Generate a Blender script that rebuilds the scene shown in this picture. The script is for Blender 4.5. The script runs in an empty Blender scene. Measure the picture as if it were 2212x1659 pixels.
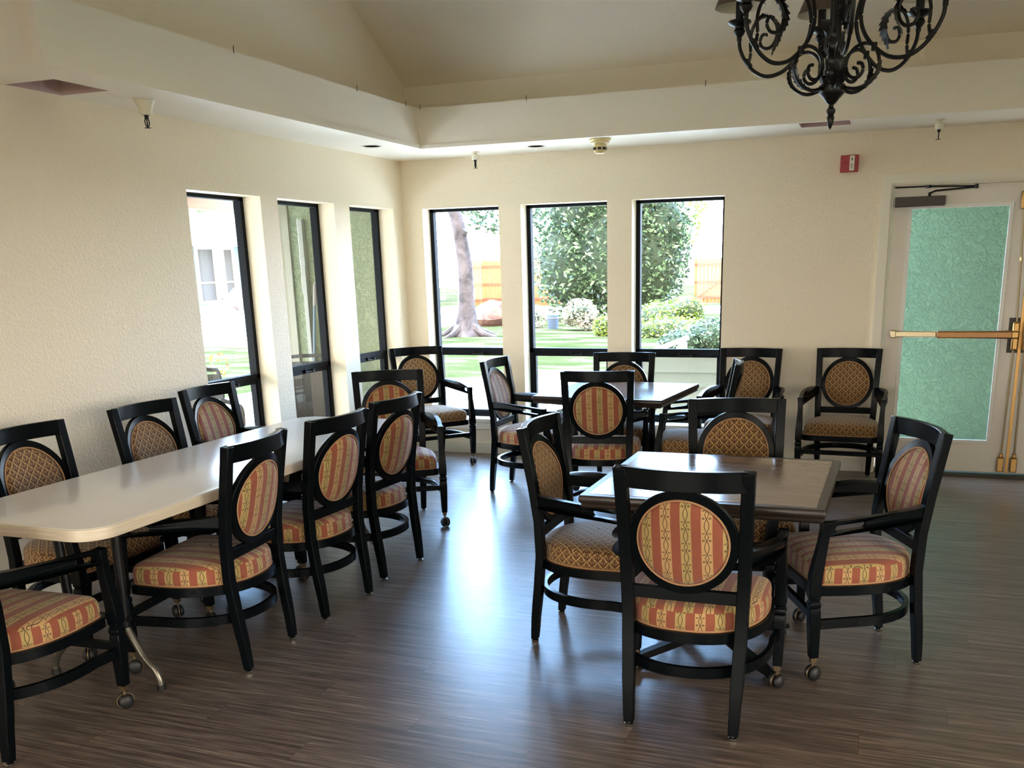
import bpy, bmesh, math, random
from mathutils import Vector, Matrix
from mathutils.geometry import tessellate_polygon
PI = math.pi
SC = bpy.context.scene
COL = SC.collection
random.seed(7)

# ------------------------------------------------------------------ camera, sky, sun, exposure
FPX, YAW, PITCH, ROLL = 2059.24235, 0.349044867, -0.267657233, -0.0226323792
CAM = Vector((3.94573129, -7.57633005, 1.58346217))
_f = Vector((-math.sin(YAW)*math.cos(PITCH), math.cos(YAW)*math.cos(PITCH), math.sin(PITCH)))
_r = Vector((math.cos(YAW), math.sin(YAW), 0))
_u = _r.cross(_f)
_r2 = _r*math.cos(ROLL) + _u*math.sin(ROLL)
_u2 = -_r*math.sin(ROLL) + _u*math.cos(ROLL)
cd = bpy.data.cameras.new('camera')
cam = bpy.data.objects.new('camera', cd)
COL.objects.link(cam)
M = Matrix(((_r2.x, _u2.x, -_f.x, CAM.x), (_r2.y, _u2.y, -_f.y, CAM.y), (_r2.z, _u2.z, -_f.z, CAM.z), (0, 0, 0, 1)))
cam.matrix_world = M
cd.sensor_fit = 'HORIZONTAL'
cd.sensor_width = 36.0
cd.lens = 36.0*FPX/2212.0
cd.shift_x = -64.4991597/2212.0
cd.shift_y = 307.319123/2212.0
cd.clip_start = 0.05
cd.clip_end = 500
SC.camera = cam
SC.view_settings.view_transform = 'Standard'
SC.view_settings.look = 'None'
SC.view_settings.gamma = 1.0
SC.view_settings.use_curve_mapping = False
SC.view_settings.exposure = 0.95
SC.cycles.max_bounces = 12
SC.cycles.diffuse_bounces = 9
SC.cycles.glossy_bounces = 4
SC.cycles.transparent_max_bounces = 12
SC.cycles.transmission_bounces = 6
SC.cycles.caustics_reflective = False
SC.cycles.caustics_refractive = False
SC.cycles.sample_clamp_indirect = 12.0
SC.cycles.use_denoising = True

SKY_LO, SKY_HI = 8.0, 21.0
W = bpy.data.worlds.new('world')
SC.world = W
W.use_nodes = True
wn = W.node_tree
bg = wn.nodes['Background']
geo = wn.nodes.new('ShaderNodeTexCoord')
sep = wn.nodes.new('ShaderNodeSeparateXYZ')
wn.links.new(geo.outputs['Generated'], sep.inputs[0])
rmp = wn.nodes.new('ShaderNodeValToRGB')
rmp.color_ramp.elements[0].position = 0.0
rmp.color_ramp.elements[0].color = (0.92, 0.96, 1.0, 1)
rmp.color_ramp.elements[1].position = 0.26
rmp.color_ramp.elements[1].color = (0.32, 0.58, 1.0, 1)
wn.links.new(sep.outputs['Z'], rmp.inputs[0])
# brighter on the sun's side of the sky (beyond the back wall), dimmer behind the camera
dotn = wn.nodes.new('ShaderNodeVectorMath'); dotn.operation = 'DOT_PRODUCT'
dotn.inputs[1].default_value = Vector((-0.35, 0.86, 0.38)).normalized()
wn.links.new(geo.outputs['Generated'], dotn.inputs[0])
mr = wn.nodes.new('ShaderNodeMapRange'); mr.interpolation_type = 'SMOOTHSTEP'
mr.inputs['From Min'].default_value = -0.3; mr.inputs['From Max'].default_value = 0.95
mr.inputs['To Min'].default_value = SKY_LO; mr.inputs['To Max'].default_value = SKY_HI
wn.links.new(dotn.outputs['Value'], mr.inputs['Value'])
wn.links.new(mr.outputs[0], bg.inputs['Strength'])
mr2 = wn.nodes.new('ShaderNodeMapRange'); mr2.interpolation_type = 'SMOOTHSTEP'
mr2.inputs['From Min'].default_value = -0.5; mr2.inputs['From Max'].default_value = 0.6
wn.links.new(dotn.outputs['Value'], mr2.inputs['Value'])
mxc = wn.nodes.new('ShaderNodeMix'); mxc.data_type = 'RGBA'
wn.links.new(mr2.outputs[0], mxc.inputs[0]); mxc.inputs[6].default_value = (1.0, 0.90, 0.78, 1)
wn.links.new(rmp.outputs[0], mxc.inputs[7])
wn.links.new(mxc.outputs[2], bg.inputs['Color'])

sd = bpy.data.lights.new('sun', 'SUN')
sd.energy = 12.0
sd.angle = math.radians(0.6)
sd.color = (1.0, 0.95, 0.86)
so = bpy.data.objects.new('sun', sd)
COL.objects.link(so)
so.location = (-20, 6, 30)
so.rotation_euler = Vector((-0.75, 0.22, 1.35)).to_track_quat('Z', 'Y').to_euler()

def portal(loc, rot, sx, sy):
    l = bpy.data.lights.new('window_daylight', 'AREA')
    l.shape = 'RECTANGLE'; l.size = sx; l.size_y = sy
    l.energy = 1.0
    l.cycles.is_portal = True
    o = bpy.data.objects.new('window_daylight', l)
    COL.objects.link(o); o.location = loc; o.rotation_euler = rot
    return o

# ------------------------------------------------------------------ node expression helper
class X:
    """tiny operator wrapper around math nodes"""
    def __init__(s, nt, sock): s.nt, s.k = nt, sock
    def _op(s, op, *a, clamp=False):
        n = s.nt.nodes.new('ShaderNodeMath'); n.operation = op; n.use_clamp = clamp
        for i, v in enumerate((s,)+a):
            if isinstance(v, X): s.nt.links.new(v.k, n.inputs[i])
            else: n.inputs[i].default_value = v
        return X(s.nt, n.outputs[0])
    def __add__(s, o): return s._op('ADD', o)
    def __sub__(s, o): return s._op('SUBTRACT', o)
    def __mul__(s, o): return s._op('MULTIPLY', o)
    def __truediv__(s, o): return s._op('DIVIDE', o)
    def abs(s): return s._op('ABSOLUTE')
    def frac(s): return s._op('FRACT')
    def floor(s): return s._op('FLOOR')
    def sin(s): return s._op('SINE')
    def sqrt(s): return s._op('SQRT')
    def lt(s, o): return s._op('LESS_THAN', o)
    def gt(s, o): return s._op('GREATER_THAN', o)
    def mx(s, o): return s._op('MAXIMUM', o)
    def mn(s, o): return s._op('MINIMUM', o)
    def sel(s, a, b):   # s ? a : b
        return (a - b)*s + b if isinstance(a, X) else s*(a) + (s*-1.0 + 1.0)*b

def mat(name):
    m = bpy.data.materials.new(name); m.use_nodes = True
    nt = m.node_tree
    return m, nt, nt.nodes['Principled BSDF']

def rgb(r, g, b):
    f = lambda c: ((c/255.0+0.055)/1.055)**2.4 if c > 10 else c/255.0/12.92
    return (f(r), f(g), f(b), 1.0)

def coord(nt, kind='Object'):
    t = nt.nodes.new('ShaderNodeTexCoord')
    return t.outputs[kind]

def noise(nt, vec, scale, detail=2.0, rough=0.5, mscale=None, dist=0.0):
    n = nt.nodes.new('ShaderNodeTexNoise')
    n.inputs['Scale'].default_value = scale
    n.inputs['Detail'].default_value = detail
    n.inputs['Roughness'].default_value = rough
    n.inputs['Distortion'].default_value = dist
    if mscale:
        mp = nt.nodes.new('ShaderNodeMapping'); mp.inputs['Scale'].default_value = mscale
        nt.links.new(vec, mp.inputs[0]); vec = mp.outputs[0]
    nt.links.new(vec, n.inputs['Vector'])
    return n.outputs[0]

def ramp(nt, fac, stops):
    r = nt.nodes.new('ShaderNodeValToRGB')
    e = r.color_ramp.elements
    while len(e) < len(stops): e.new(0.5)
    for i, (p, c) in enumerate(stops):
        e[i].position = p; e[i].color = c
    nt.links.new(fac, r.inputs[0])
    return r.outputs[0]

def mix(nt, fac, a, b):
    n = nt.nodes.new('ShaderNodeMix'); n.data_type = 'RGBA'
    def put(s, v):
        if isinstance(v, X): v = v.k
        if isinstance(v, (tuple, list)): s.default_value = v
        elif isinstance(v, (int, float)): s.default_value = v
        else: nt.links.new(v, s)
    put(n.inputs[0], fac); put(n.inputs[6], a); put(n.inputs[7], b)
    return n.outputs[2]

def bump(nt, bsdf, h, strength, dist):
    b = nt.nodes.new('ShaderNodeBump')
    b.inputs['Strength'].default_value = strength
    b.inputs['Distance'].default_value = dist
    nt.links.new(h, b.inputs['Height'])
    nt.links.new(b.outputs[0], bsdf.inputs['Normal'])

def plain(name, c, rough=0.5, metal=0.0, spec=0.5):
    m, nt, b = mat(name)
    b.inputs['Base Color'].default_value = c
    b.inputs['Roughness'].default_value = rough
    b.inputs['Metallic'].default_value = metal
    b.inputs['Specular IOR Level'].default_value = spec
    n = noise(nt, coord(nt), 6.0, 3.0)
    dark = tuple(v*0.93 for v in c[:3])+(1,)
    nt.links.new(mix(nt, n, dark, c), b.inputs['Base Color'])
    return m

def painted_wall(name, c, scale=58.0, strength=0.6, dist=0.008):
    m, nt, b = mat(name)
    co = coord(nt)
    b.inputs['Roughness'].default_value = 0.55
    b.inputs['Specular IOR Level'].default_value = 0.35
    n1 = noise(nt, co, scale, 3.0, 0.55, dist=0.8)
    big = noise(nt, co, 1.3, 2.0)
    c2 = tuple(v*0.96 for v in c[:3])+(1,)
    nt.links.new(mix(nt, big, c2, c), b.inputs['Base Color'])
    bump(nt, b, n1, strength, dist)
    return m

MWALL = painted_wall('cream_wall_paint', rgb(240, 226, 200))
MCEIL = painted_wall('cream_ceiling_paint', rgb(249, 240, 222), 100.0, 0.4, 0.005)
MTRIM = painted_wall('cream_trim_paint', rgb(236, 228, 210), 20.0, 0.02, 0.001)
MDOOR = plain('ivory_door_paint', rgb(238, 230, 216), 0.4)
MBLACKFR = plain('black_window_aluminium', rgb(14, 17, 22), 0.65, 0.0, 0.15)
MWHITE = plain('white_paint', rgb(240, 238, 230), 0.45)
MSILL = plain('white_sill_paint', rgb(236, 232, 220), 0.4)

def stucco(name, c, strength=0.9):
    m, nt, b = mat(name)
    co = coord(nt)
    b.inputs['Roughness'].default_value = 0.85
    n1 = noise(nt, co, 17.0, 4.0, 0.6, dist=1.6)
    h = ramp(nt, n1, [(0.42, (0, 0, 0, 1)), (0.62, (1, 1, 1, 1))])
    big = noise(nt, co, 2.0, 3.0)
    nt.links.new(mix(nt, big, tuple(v*0.9 for v in c[:3])+(1,), c), b.inputs['Base Color'])
    bump(nt, b, h, strength, 0.012)
    return m
MSTUC = stucco('sage_green_stucco', rgb(124, 132, 104))
MSTUC2 = stucco('mint_green_stucco', rgb(100, 128, 104))
MSTUC3 = stucco('pale_aqua_stucco', rgb(104, 124, 122), 0.3)

def glass(name, tint=(0.93, 0.95, 0.94, 1)):
    m = bpy.data.materials.new(name); m.use_nodes = True
    nt = m.node_tree; nt.nodes.clear()
    out = nt.nodes.new('ShaderNodeOutputMaterial')
    tr = nt.nodes.new('ShaderNodeBsdfTransparent'); tr.inputs[0].default_value = tint
    gl = nt.nodes.new('ShaderNodeBsdfGlossy'); gl.inputs['Roughness'].default_value = 0.02
    fr = nt.nodes.new('ShaderNodeFresnel'); fr.inputs[0].default_value = 1.45
    mx = nt.nodes.new('ShaderNodeMixShader')
    nt.links.new(fr.outputs[0], mx.inputs[0]); nt.links.new(tr.outputs[0], mx.inputs[1])
    nt.links.new(gl.outputs[0], mx.inputs[2]); nt.links.new(mx.outputs[0], out.inputs[0])
    return m
MGLASS = glass('window_glass')

# lacquered black wood with worn edges
def lacquer():
    m, nt, b = mat('black_lacquered_wood')
    co = coord(nt)
    b.inputs['Roughness'].default_value = 0.27
    b.inputs['Specular IOR Level'].default_value = 0.12
    n = noise(nt, co, 3.0, 4.0, 0.6, mscale=(1, 1, 0.4))
    base = mix(nt, n, rgb(5, 9, 12), rgb(9, 14, 17))
    g = nt.nodes.new('ShaderNodeNewGeometry')
    sp = noise(nt, co, 90.0, 3.0, 0.7)
    wear = ((X(nt, g.outputs['Pointiness']) - 0.60)*14.0).mx(0.0).mn(1.0)*((X(nt, sp) - 0.64)*9.0).mx(0.0).mn(1.0)
    nt.links.new(mix(nt, wear, base, rgb(104, 88, 66)), b.inputs['Base Color'])
    return m
MLAC = lacquer()

def uvxy(nt):
    s = nt.nodes.new('ShaderNodeSeparateXYZ')
    nt.links.new(coord(nt, 'UV'), s.inputs[0])
    return X(nt, s.outputs[0]), X(nt, s.outputs[1])

def fabric_finish(nt, b, colsock, u, v):
    nt.links.new(colsock, b.inputs['Base Color'])
    b.inputs['Roughness'].default_value = 0.75
    b.inputs['Specular IOR Level'].default_value = 0.25
    b.inputs['Sheen Weight'].default_value = 0.25
    h = ((u*2200.0).sin()*(v*2200.0).sin())
    bump(nt, b, h.k, 0.25, 0.0006)

def stripe_fabric():
    m, nt, b = mat('red_and_tan_striped_fabric')
    u, v = uvxy(nt)
    p = 0.067
    q = u/p + 50.25
    t = q.frac(); par = (q.floor()*0.5).frac()*2.0
    red = t.lt(0.47)
    x = (t - 0.735)*p
    L = 0.078
    w = (v/L + par*0.5 + 20.0).frac()
    lens = (w*(PI/0.62)).sin()*0.0072
    dia = ((((w - 0.62)/0.38)*2.0 - 1.0).abs()*-1.0 + 1.0)*0.0062
    isl = w.lt(0.62)
    g = isl*lens + (isl*-1.0 + 1.0)*dia
    line = ((x.abs() - g).abs()).lt(0.00105)
    dd = ((w - 0.81).abs() - 0.17)*L
    dx = x.abs() - 0.0105
    rr = (dx*dx + dd*dd).sqrt()
    curl = ((rr - 0.0027).abs()).lt(0.0010)
    curl2 = dd.abs().lt(0.0006)*(x.abs()).lt(0.0085)*(x.abs()).gt(0.004)
    ln = line.mx(curl).mx(curl2)*(red*-1.0 + 1.0)
    nz = noise(nt, coord(nt, 'UV'), 40.0, 3.0)
    redc = mix(nt, nz, rgb(138, 74, 54), rgb(152, 86, 64))
    tanA = mix(nt, nz, rgb(168, 142, 88), rgb(184, 158, 104))
    tanB = mix(nt, nz, rgb(184, 146, 96), rgb(196, 158, 110))
    tan = mix(nt, par, tanA, tanB)
    c = mix(nt, red, tan, redc)
    c = mix(nt, ln, c, rgb(44, 30, 26))
    fabric_finish(nt, b, c, u, v)
    return m

def ogee_fabric():
    m, nt, b = mat('gold_and_brown_ogee_fabric')
    u, v = uvxy(nt)
    pu, pv = 0.047, 0.046
    a1 = (u/pu + 20.5).frac() - 0.5; b1 = (v/pv + 20.5).frac() - 0.5
    a2 = (u/pu + 20.0).frac() - 0.5; b2 = (v/pv + 20.0).frac() - 0.5
    s = (a1.abs() + b1.abs()).lt(0.5)
    a = s*a1 + (s*-1.0 + 1.0)*a2
    bb = s*b1 + (s*-1.0 + 1.0)*b2
    d = a.abs() + bb.abs() + (bb*(4*PI)).sin()*0.035
    edge = d.gt(0.425)
    vee = ((a.abs()*1.9 + bb - 0.20).abs()).lt(0.085)*bb.gt(-0.28)
    stem = (a.abs()).lt(0.06)*bb.lt(0.02)*bb.gt(-0.34)
    bud = ((a*a*2.2 + (bb + 0.02)*(bb + 0.02)).sqrt()).lt(0.07)
    ln = edge.mx(vee).mx(stem).mx(bud)
    nz = noise(nt, coord(nt, 'UV'), 30.0, 3.0)
    base = mix(nt, nz, rgb(166, 130, 80), rgb(182, 148, 98))
    c = mix(nt, ln, base, rgb(84, 50, 32))
    fabric_finish(nt, b, c, u, v)
    return m
MSTRIPE = stripe_fabric()
MOGEE = ogee_fabric()

def floor_mat():
    m, nt, b = mat('dark_vinyl_plank')
    co = coord(nt)
    s = nt.nodes.new('ShaderNodeSeparateXYZ'); nt.links.new(co, s.inputs[0])
    x, y = X(nt, s.outputs[0]), X(nt, s.outputs[1])
    wd, ln = 0.152, 1.22
    row = (y/wd + 200.0).floor()
    off = (row*0.381).frac()*ln
    cx = (x + off)/ln + 50.0
    cell = cx.floor()
    wn_ = nt.nodes.new('ShaderNodeTexWhiteNoise'); wn_.noise_dimensions = '2D'
    cb = nt.nodes.new('ShaderNodeCombineXYZ')
    nt.links.new(row.k, cb.inputs[0]); nt.links.new(cell.k, cb.inputs[1])
    nt.links.new(cb.outputs[0], wn_.inputs['Vector'])
    rnd = X(nt, wn_.outputs['Value'])
    sh = nt.nodes.new('ShaderNodeCombineXYZ')
    nt.links.new((x + rnd*7.0).k, sh.inputs[0]); nt.links.new((y + rnd*3.0).k, sh.inputs[1])
    g1 = noise(nt, sh.outputs[0], 5.0, 6.0, 0.66, mscale=(0.40, 9.0, 1), dist=0.12)
    g2 = noise(nt, sh.outputs[0], 5.0, 4.0, 0.6, mscale=(0.9, 40.0, 1))
    c = ramp(nt, g1, [(0.30, rgb(62, 52, 48)), (0.44, rgb(116, 101, 92)), (0.58, rgb(154, 136, 123)), (0.72, rgb(186, 168, 152))])
    c = mix(nt, ((X(nt, g2) - 0.38)*3.2).mx(0.0).mn(0.85), c, rgb(66, 57, 53))
    c = mix(nt, (rnd*0.3), c, rgb(76, 66, 62))
    fy = (y/wd + 200.0).frac(); fx = cx.frac()
    seam = fy.lt(0.012).mx(fx.lt(0.0018))
    c = mix(nt, (seam*0.5), c, rgb(34, 29, 27))
    nt.links.new(c, b.inputs['Base Color'])
    r2 = X(nt, noise(nt, co, 1.5, 2.0, 0.5))*0.05 + 0.31
    nt.links.new(r2.k, b.inputs['Roughness'])
    b.inputs['Specular IOR Level'].default_value = 0.55
    bump(nt, b, (X(nt, g2) - seam).k, 0.06, 0.001)
    return m
MFLOOR = floor_mat()

def wood(name, c1, c2, rough=0.4, sc=(1, 12, 12), scale=4.0, spec=0.5):
    m, nt, b = mat(name)
    co = coord(nt)
    n = noise(nt, co, scale, 5.0, 0.6, mscale=sc, dist=0.7)
    nt.links.new(ramp(nt, n, [(0.3, c1), (0.7, c2)]), b.inputs['Base Color'])
    b.inputs['Roughness'].default_value = rough
    b.inputs['Specular IOR Level'].default_value = spec
    bump(nt, b, n, 0.05, 0.001)
    return m
MTTOP = wood('dark_walnut_laminate', rgb(122, 102, 90), rgb(146, 124, 110), 0.16, (1, 14, 14), spec=0.9)
MTEDGE = wood('dark_table_edge', rgb(30, 24, 22), rgb(52, 40, 34), 0.35, (1, 10, 10))
MLAM = wood('white_laminate', rgb(232, 226, 222), rgb(238, 233, 228), 0.2, (1, 1, 1), 1.0)
MLAMEDGE = wood('whitewashed_table_edge', rgb(202, 186, 162), rgb(228, 216, 196), 0.4, (1, 1, 60), 6.0)
MFENCE = wood('orange_cedar', rgb(112, 70, 40), rgb(156, 106, 62), 0.8, (6, 6, 1), 3.0)
MBEAM = wood('orange_porch_beam', rgb(128, 86, 52), rgb(146, 102, 64), 0.7, (8, 1, 8), 3.0)
MBRASS = plain('worn_brass', rgb(176, 138, 84), 0.32, 0.9)
MBRONZE = plain('brushed_bronze', rgb(150, 112, 74), 0.38, 0.85)
MSATIN = plain('champagne_metal', rgb(200, 184, 150), 0.35, 0.8)
MDKBRZ = plain('dark_bronze', rgb(70, 64, 58), 0.5, 0.4)
MIRON = plain('black_wrought_iron', rgb(20, 19, 19), 0.35, 0.3)
MRUBBER = plain('black_rubber', rgb(26, 26, 27), 0.5)
MSTEEL = plain('bright_steel', rgb(190, 190, 186), 0.25, 1.0)
MTUBE = plain('grey_steel_tube', rgb(120, 116, 106), 0.3, 0.8)
MBLKMET = plain('black_metal', rgb(20, 21, 23), 0.4, 0.4)
MRED = plain('red_plastic', rgb(168, 28, 38), 0.4)
MCREAMPL = plain('yellowed_plastic', rgb(222, 200, 138), 0.4)
MIVPL = plain('ivory_plastic', rgb(232, 224, 200), 0.4)
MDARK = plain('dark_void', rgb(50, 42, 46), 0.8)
MDUCT = plain('bare_duct_wall', rgb(205, 178, 174), 0.8)
MSHADE = plain('brown_shade_fabric', rgb(96, 80, 66), 0.8)
MSHADEIN = plain('white_shade_lining', rgb(236, 230, 214), 0.7)
MBLUE = plain('blue_painted_metal', rgb(70, 90, 104), 0.5)
MGREYGRIP = plain('grey_grip', rgb(120, 112, 108), 0.6)
MWICK = plain('dark_resin_wicker', rgb(52, 46, 42), 0.6)
MSIDING = plain('cream_lap_siding', rgb(124, 118, 100), 0.6)
MGREENBD = plain('pale_green_board', rgb(128, 138, 112), 0.6)
MROOF = plain('bleached_shingles', rgb(175, 170, 166), 0.9)
MPIPEP = plain('weathered_white_pipe', rgb(118, 120, 112), 0.5)
MPOST = plain('beige_corner_post', rgb(112, 108, 88), 0.7)
MCONC = plain('pale_concrete', rgb(206, 200, 190), 0.85)
MTERRA = plain('terracotta', rgb(206, 120, 92), 0.8)
MCURT = plain('grey_curtain', rgb(66, 62, 58), 0.8)

def rockmat(name, c1, c2):
    m, nt, b = mat(name)
    co = coord(nt)
    n = noise(nt, co, 3.0, 6.0, 0.65, dist=0.5)
    nt.links.new(ramp(nt, n, [(0.35, c1), (0.65, c2)]), b.inputs['Base Color'])
    b.inputs['Roughness'].default_value = 0.9
    bump(nt, b, n, 0.6, 0.05)
    return m
MROCK = rockmat('reddish_boulder', rgb(66, 40, 34), rgb(100, 74, 64))
MROCK2 = rockmat('grey_boulder', rgb(62, 56, 58), rgb(112, 104, 102))
MBARK = rockmat('grey_bark', rgb(38, 34, 38), rgb(88, 80, 84))

def lawn():
    m, nt, b = mat('patchy_lawn')
    co = coord(nt)
    n = noise(nt, co, 1.0, 6.0, 0.66, mscale=(0.5, 1.5, 1))
    n2 = noise(nt, co, 14.0, 4.0, 0.7)
    c = ramp(nt, n, [(0.40, rgb(104, 98, 84)), (0.49, rgb(56, 62, 40)), (0.62, rgb(42, 52, 28))])
    nt.links.new(mix(nt, X(nt, n2)*0.4, c, rgb(66, 68, 46)), b.inputs['Base Color'])
    b.inputs['Specular IOR Level'].default_value = 0.0
    b.inputs['Roughness'].default_value = 1.0
    return m
MLAWN = lawn()

def leafmat(name, c1, c2, c3):
    m = bpy.data.materials.new(name); m.use_nodes = True
    nt = m.node_tree; b = nt.nodes['Principled BSDF']; out = nt.nodes['Material Output']
    co = coord(nt)
    n = noise(nt, co, 1.1, 3.0, 0.6)
    n2 = noise(nt, co, 9.0, 2.0, 0.6)
    c = ramp(nt, n, [(0.35, c1), (0.52, c2), (0.68, c3)])
    c = mix(nt, X(nt, n2)*0.6, c, c3)
    gi = nt.nodes.new('ShaderNodeNewGeometry')
    rn = X(nt, gi.outputs['Random Per Island'])
    hi_ = tuple(min(1, v*2.6+.05) for v in c3[:3])+(1,); lo_ = tuple(v*.55 for v in c1[:3])+(1,)
    c = mix(nt, rn.lt(0.25)*0.7, c, lo_)
    c = mix(nt, rn.gt(0.72)*0.8, c, hi_)
    nt.links.new(c, b.inputs['Base Color'])
    b.inputs['Roughness'].default_value = 0.22
    tl = nt.nodes.new('ShaderNodeBsdfTranslucent'); nt.links.new(c, tl.inputs[0])
    ms = nt.nodes.new('ShaderNodeMixShader'); ms.inputs[0].default_value = 0.3
    nt.links.new(b.outputs[0], ms.inputs[1]); nt.links.new(tl.outputs[0], ms.inputs[2])
    nt.links.new(ms.outputs[0], out.inputs[0])
    return m
MLEAF = leafmat('dark_green_leaves', rgb(40, 58, 48), rgb(58, 80, 62), rgb(84, 106, 72))
MLEAFY = leafmat('yellow_green_leaves', rgb(70, 96, 34), rgb(100, 124, 44), rgb(132, 148, 66))
MLEAFG = leafmat('grey_green_leaves', rgb(46, 66, 52), rgb(66, 86, 66), rgb(90, 108, 80))
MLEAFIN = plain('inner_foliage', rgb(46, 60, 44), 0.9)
MBLOOM = leafmat('pale_blossom', rgb(84, 96, 52), rgb(150, 146, 116), rgb(170, 156, 148))
MPETAL = leafmat('red_and_yellow_petals', rgb(120, 36, 30), rgb(140, 120, 34), rgb(150, 132, 44))

# ------------------------------------------------------------------ mesh builder
class MB:
    def __init__(s): s.v = []; s.f = []; s.uv = []; s.mi = []
    def add(s, vs, fs, uvs=None, mi=0, M=None):
        o = len(s.v)
        for p in vs:
            p = Vector(p)
            if M is not None: p = M @ p
            s.v.append(p)
        for k, f in enumerate(fs):
            s.f.append([o+i for i in f]); s.mi.append(mi)
            s.uv.append(uvs[k] if uvs else None)
        return s
    def box(s, x0, x1, y0, y1, z0, z1, mi=0, M=None):
        vs = [(x, y, z) for z in (z0, z1) for y in (y0, y1) for x in (x0, x1)]
        return s.add(vs, [(0, 2, 3, 1), (4, 5, 7, 6), (0, 1, 5, 4), (2, 6, 7, 3), (0, 4, 6, 2), (1, 3, 7, 5)], mi=mi, M=M)
    def sweep(s, pts, sect, up=(0, 0, 1), closed=False, scales=None, caps=True, mi=0, M=None):
        pts = [Vector(p) for p in pts]; n = len(pts); k = len(sect); up = Vector(up)
        vs = []
        for i, P in enumerate(pts):
            if closed: T = pts[(i+1) % n]-pts[i-1]
            elif i == 0: T = pts[1]-pts[0]
            elif i == n-1: T = pts[-1]-pts[-2]
            else: T = (pts[i+1]-pts[i]).normalized()+(pts[i]-pts[i-1]).normalized()
            T.normalize()
            S = T.cross(up)
            if S.length < 1e-4: S = T.cross(Vector((0.3, 0.9, 0.1)))
            S.normalize(); N = S.cross(T)
            sc = scales[i] if scales else 1.0
            sa, sb = sc if isinstance(sc, tuple) else (sc, sc)
            for a, b in sect: vs.append(P+S*a*sa+N*b*sb)
        fs = []
        for i in range(n if closed else n-1):
            j = (i+1) % n
            for q in range(k):
                r = (q+1) % k
                fs.append((i*k+q, i*k+r, j*k+r, j*k+q))
        if caps and not closed:
            fs.append(tuple(range(k))[::-1]); fs.append(tuple((n-1)*k+q for q in range(k)))
        return s.add(vs, fs, mi=mi, M=M)
    def tube(s, pts, r, seg=8, closed=False, scales=None, mi=0, M=None):
        pts = [Vector(p) for p in pts]
        d = pts[-1]-pts[0]
        up = (0, 0, 1) if abs(d.normalized().z) < 0.9 else (0, 1, 0)
        return s.sweep(pts, [(r*math.cos(2*PI*i/seg), r*math.sin(2*PI*i/seg)) for i in range(seg)], up, closed, scales, mi=mi, M=M)
    def lathe(s, prof, seg=24, mi=0, M=None):
        vs = []; fs = []; n = len(prof)
        for r, z in prof:
            for i in range(seg):
                a = 2*PI*i/seg; vs.append((r*math.cos(a), r*math.sin(a), z))
        for j in range(n-1):
            for i in range(seg):
                k = (i+1) % seg
                fs.append((j*seg+i, j*seg+k, (j+1)*seg+k, (j+1)*seg+i))
        if prof[0][0] > 1e-5: fs.append(tuple(range(seg))[::-1])
        if prof[-1][0] > 1e-5: fs.append(tuple((n-1)*seg+i for i in range(seg)))
        return s.add(vs, fs, mi=mi, M=M)
    def ball(s, c, r, seg=16, rings=10, mi=0, M=None):
        rx, ry, rz = r if isinstance(r, tuple) else (r, r, r)
        vs = []; fs = []
        for j in range(rings+1):
            t = PI*j/rings
            for i in range(seg):
                a = 2*PI*i/seg
                vs.append((c[0]+rx*math.sin(t)*math.cos(a), c[1]+ry*math.sin(t)*math.sin(a), c[2]+rz*math.cos(t)))
        for j in range(rings):
            for i in range(seg):
                k = (i+1) % seg
                fs.append((j*seg+i, (j+1)*seg+i, (j+1)*seg+k, j*seg+k))
        return s.add(vs, fs, mi=mi, M=M)
    def build(s, name, mats, parent=None, smooth=True, bevel=0.0, angle=35, kind=None, label=None, merge=True):
        me = bpy.data.meshes.new(name)
        me.from_pydata([tuple(p) for p in s.v], [], s.f)
        if any(u for u in s.uv):
            uvl = me.uv_layers.new(name='UVMap'); li = 0
            for f, u in zip(s.f, s.uv):
                for k in range(len(f)):
                    uvl.data[li].uv = u[k] if u else (0, 0)
                    li += 1
        for m in (mats if isinstance(mats, (list, tuple)) else [mats]): me.materials.append(m)
        for p, i in zip(me.polygons, s.mi): p.material_index = i
        if merge:
            bm = bmesh.new(); bm.from_mesh(me)
            bmesh.ops.remove_doubles(bm, verts=bm.verts, dist=1e-5)
            bmesh.ops.recalc_face_normals(bm, faces=bm.faces)
            bm.to_mesh(me); bm.free()
        if smooth:
            me.shade_smooth()
            me.set_sharp_from_angle(angle=math.radians(angle))
        me.update()
        o = bpy.data.objects.new(name, me)
        COL.objects.link(o)
        if parent: o.parent = parent
        if bevel:
            b = o.modifiers.new('soft_edges', 'BEVEL'); b.width = bevel; b.segments = 2
            b.limit_method = 'ANGLE'; b.angle_limit = math.radians(40)
        if kind: o['kind'] = kind
        if label: o['label'] = label
        return o

def thing(name, label, cat, loc=(0, 0, 0), rz=0.0, group=None):
    o = bpy.data.objects.new(name, None); COL.objects.link(o)
    o.location = loc; o.rotation_euler = (0, 0, rz); o.empty_display_size = 0.1
    o['label'] = label; o['category'] = cat
    if group: o['group'] = group
    return o

def tag(o, label, cat, group=None, kind=None):
    o['label'] = label; o['category'] = cat
    if group: o['group'] = group
    if kind: o['kind'] = kind
    return o

def dup(root, loc, rz, label, group=None, rename=None):
    r = root.copy(); COL.objects.link(r); r.location = loc; r.rotation_euler = (0, 0, rz)
    r['label'] = label
    if group: r['group'] = group
    for ch in list(root.children):
        c = ch.copy(); COL.objects.link(c); c.parent = r
        for g in list(ch.children):
            d = g.copy(); COL.objects.link(d); d.parent = c
    return r

def rect(a, b): return [(-a/2, -b/2), (a/2, -b/2), (a/2, b/2), (-a/2, b/2)]

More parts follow.
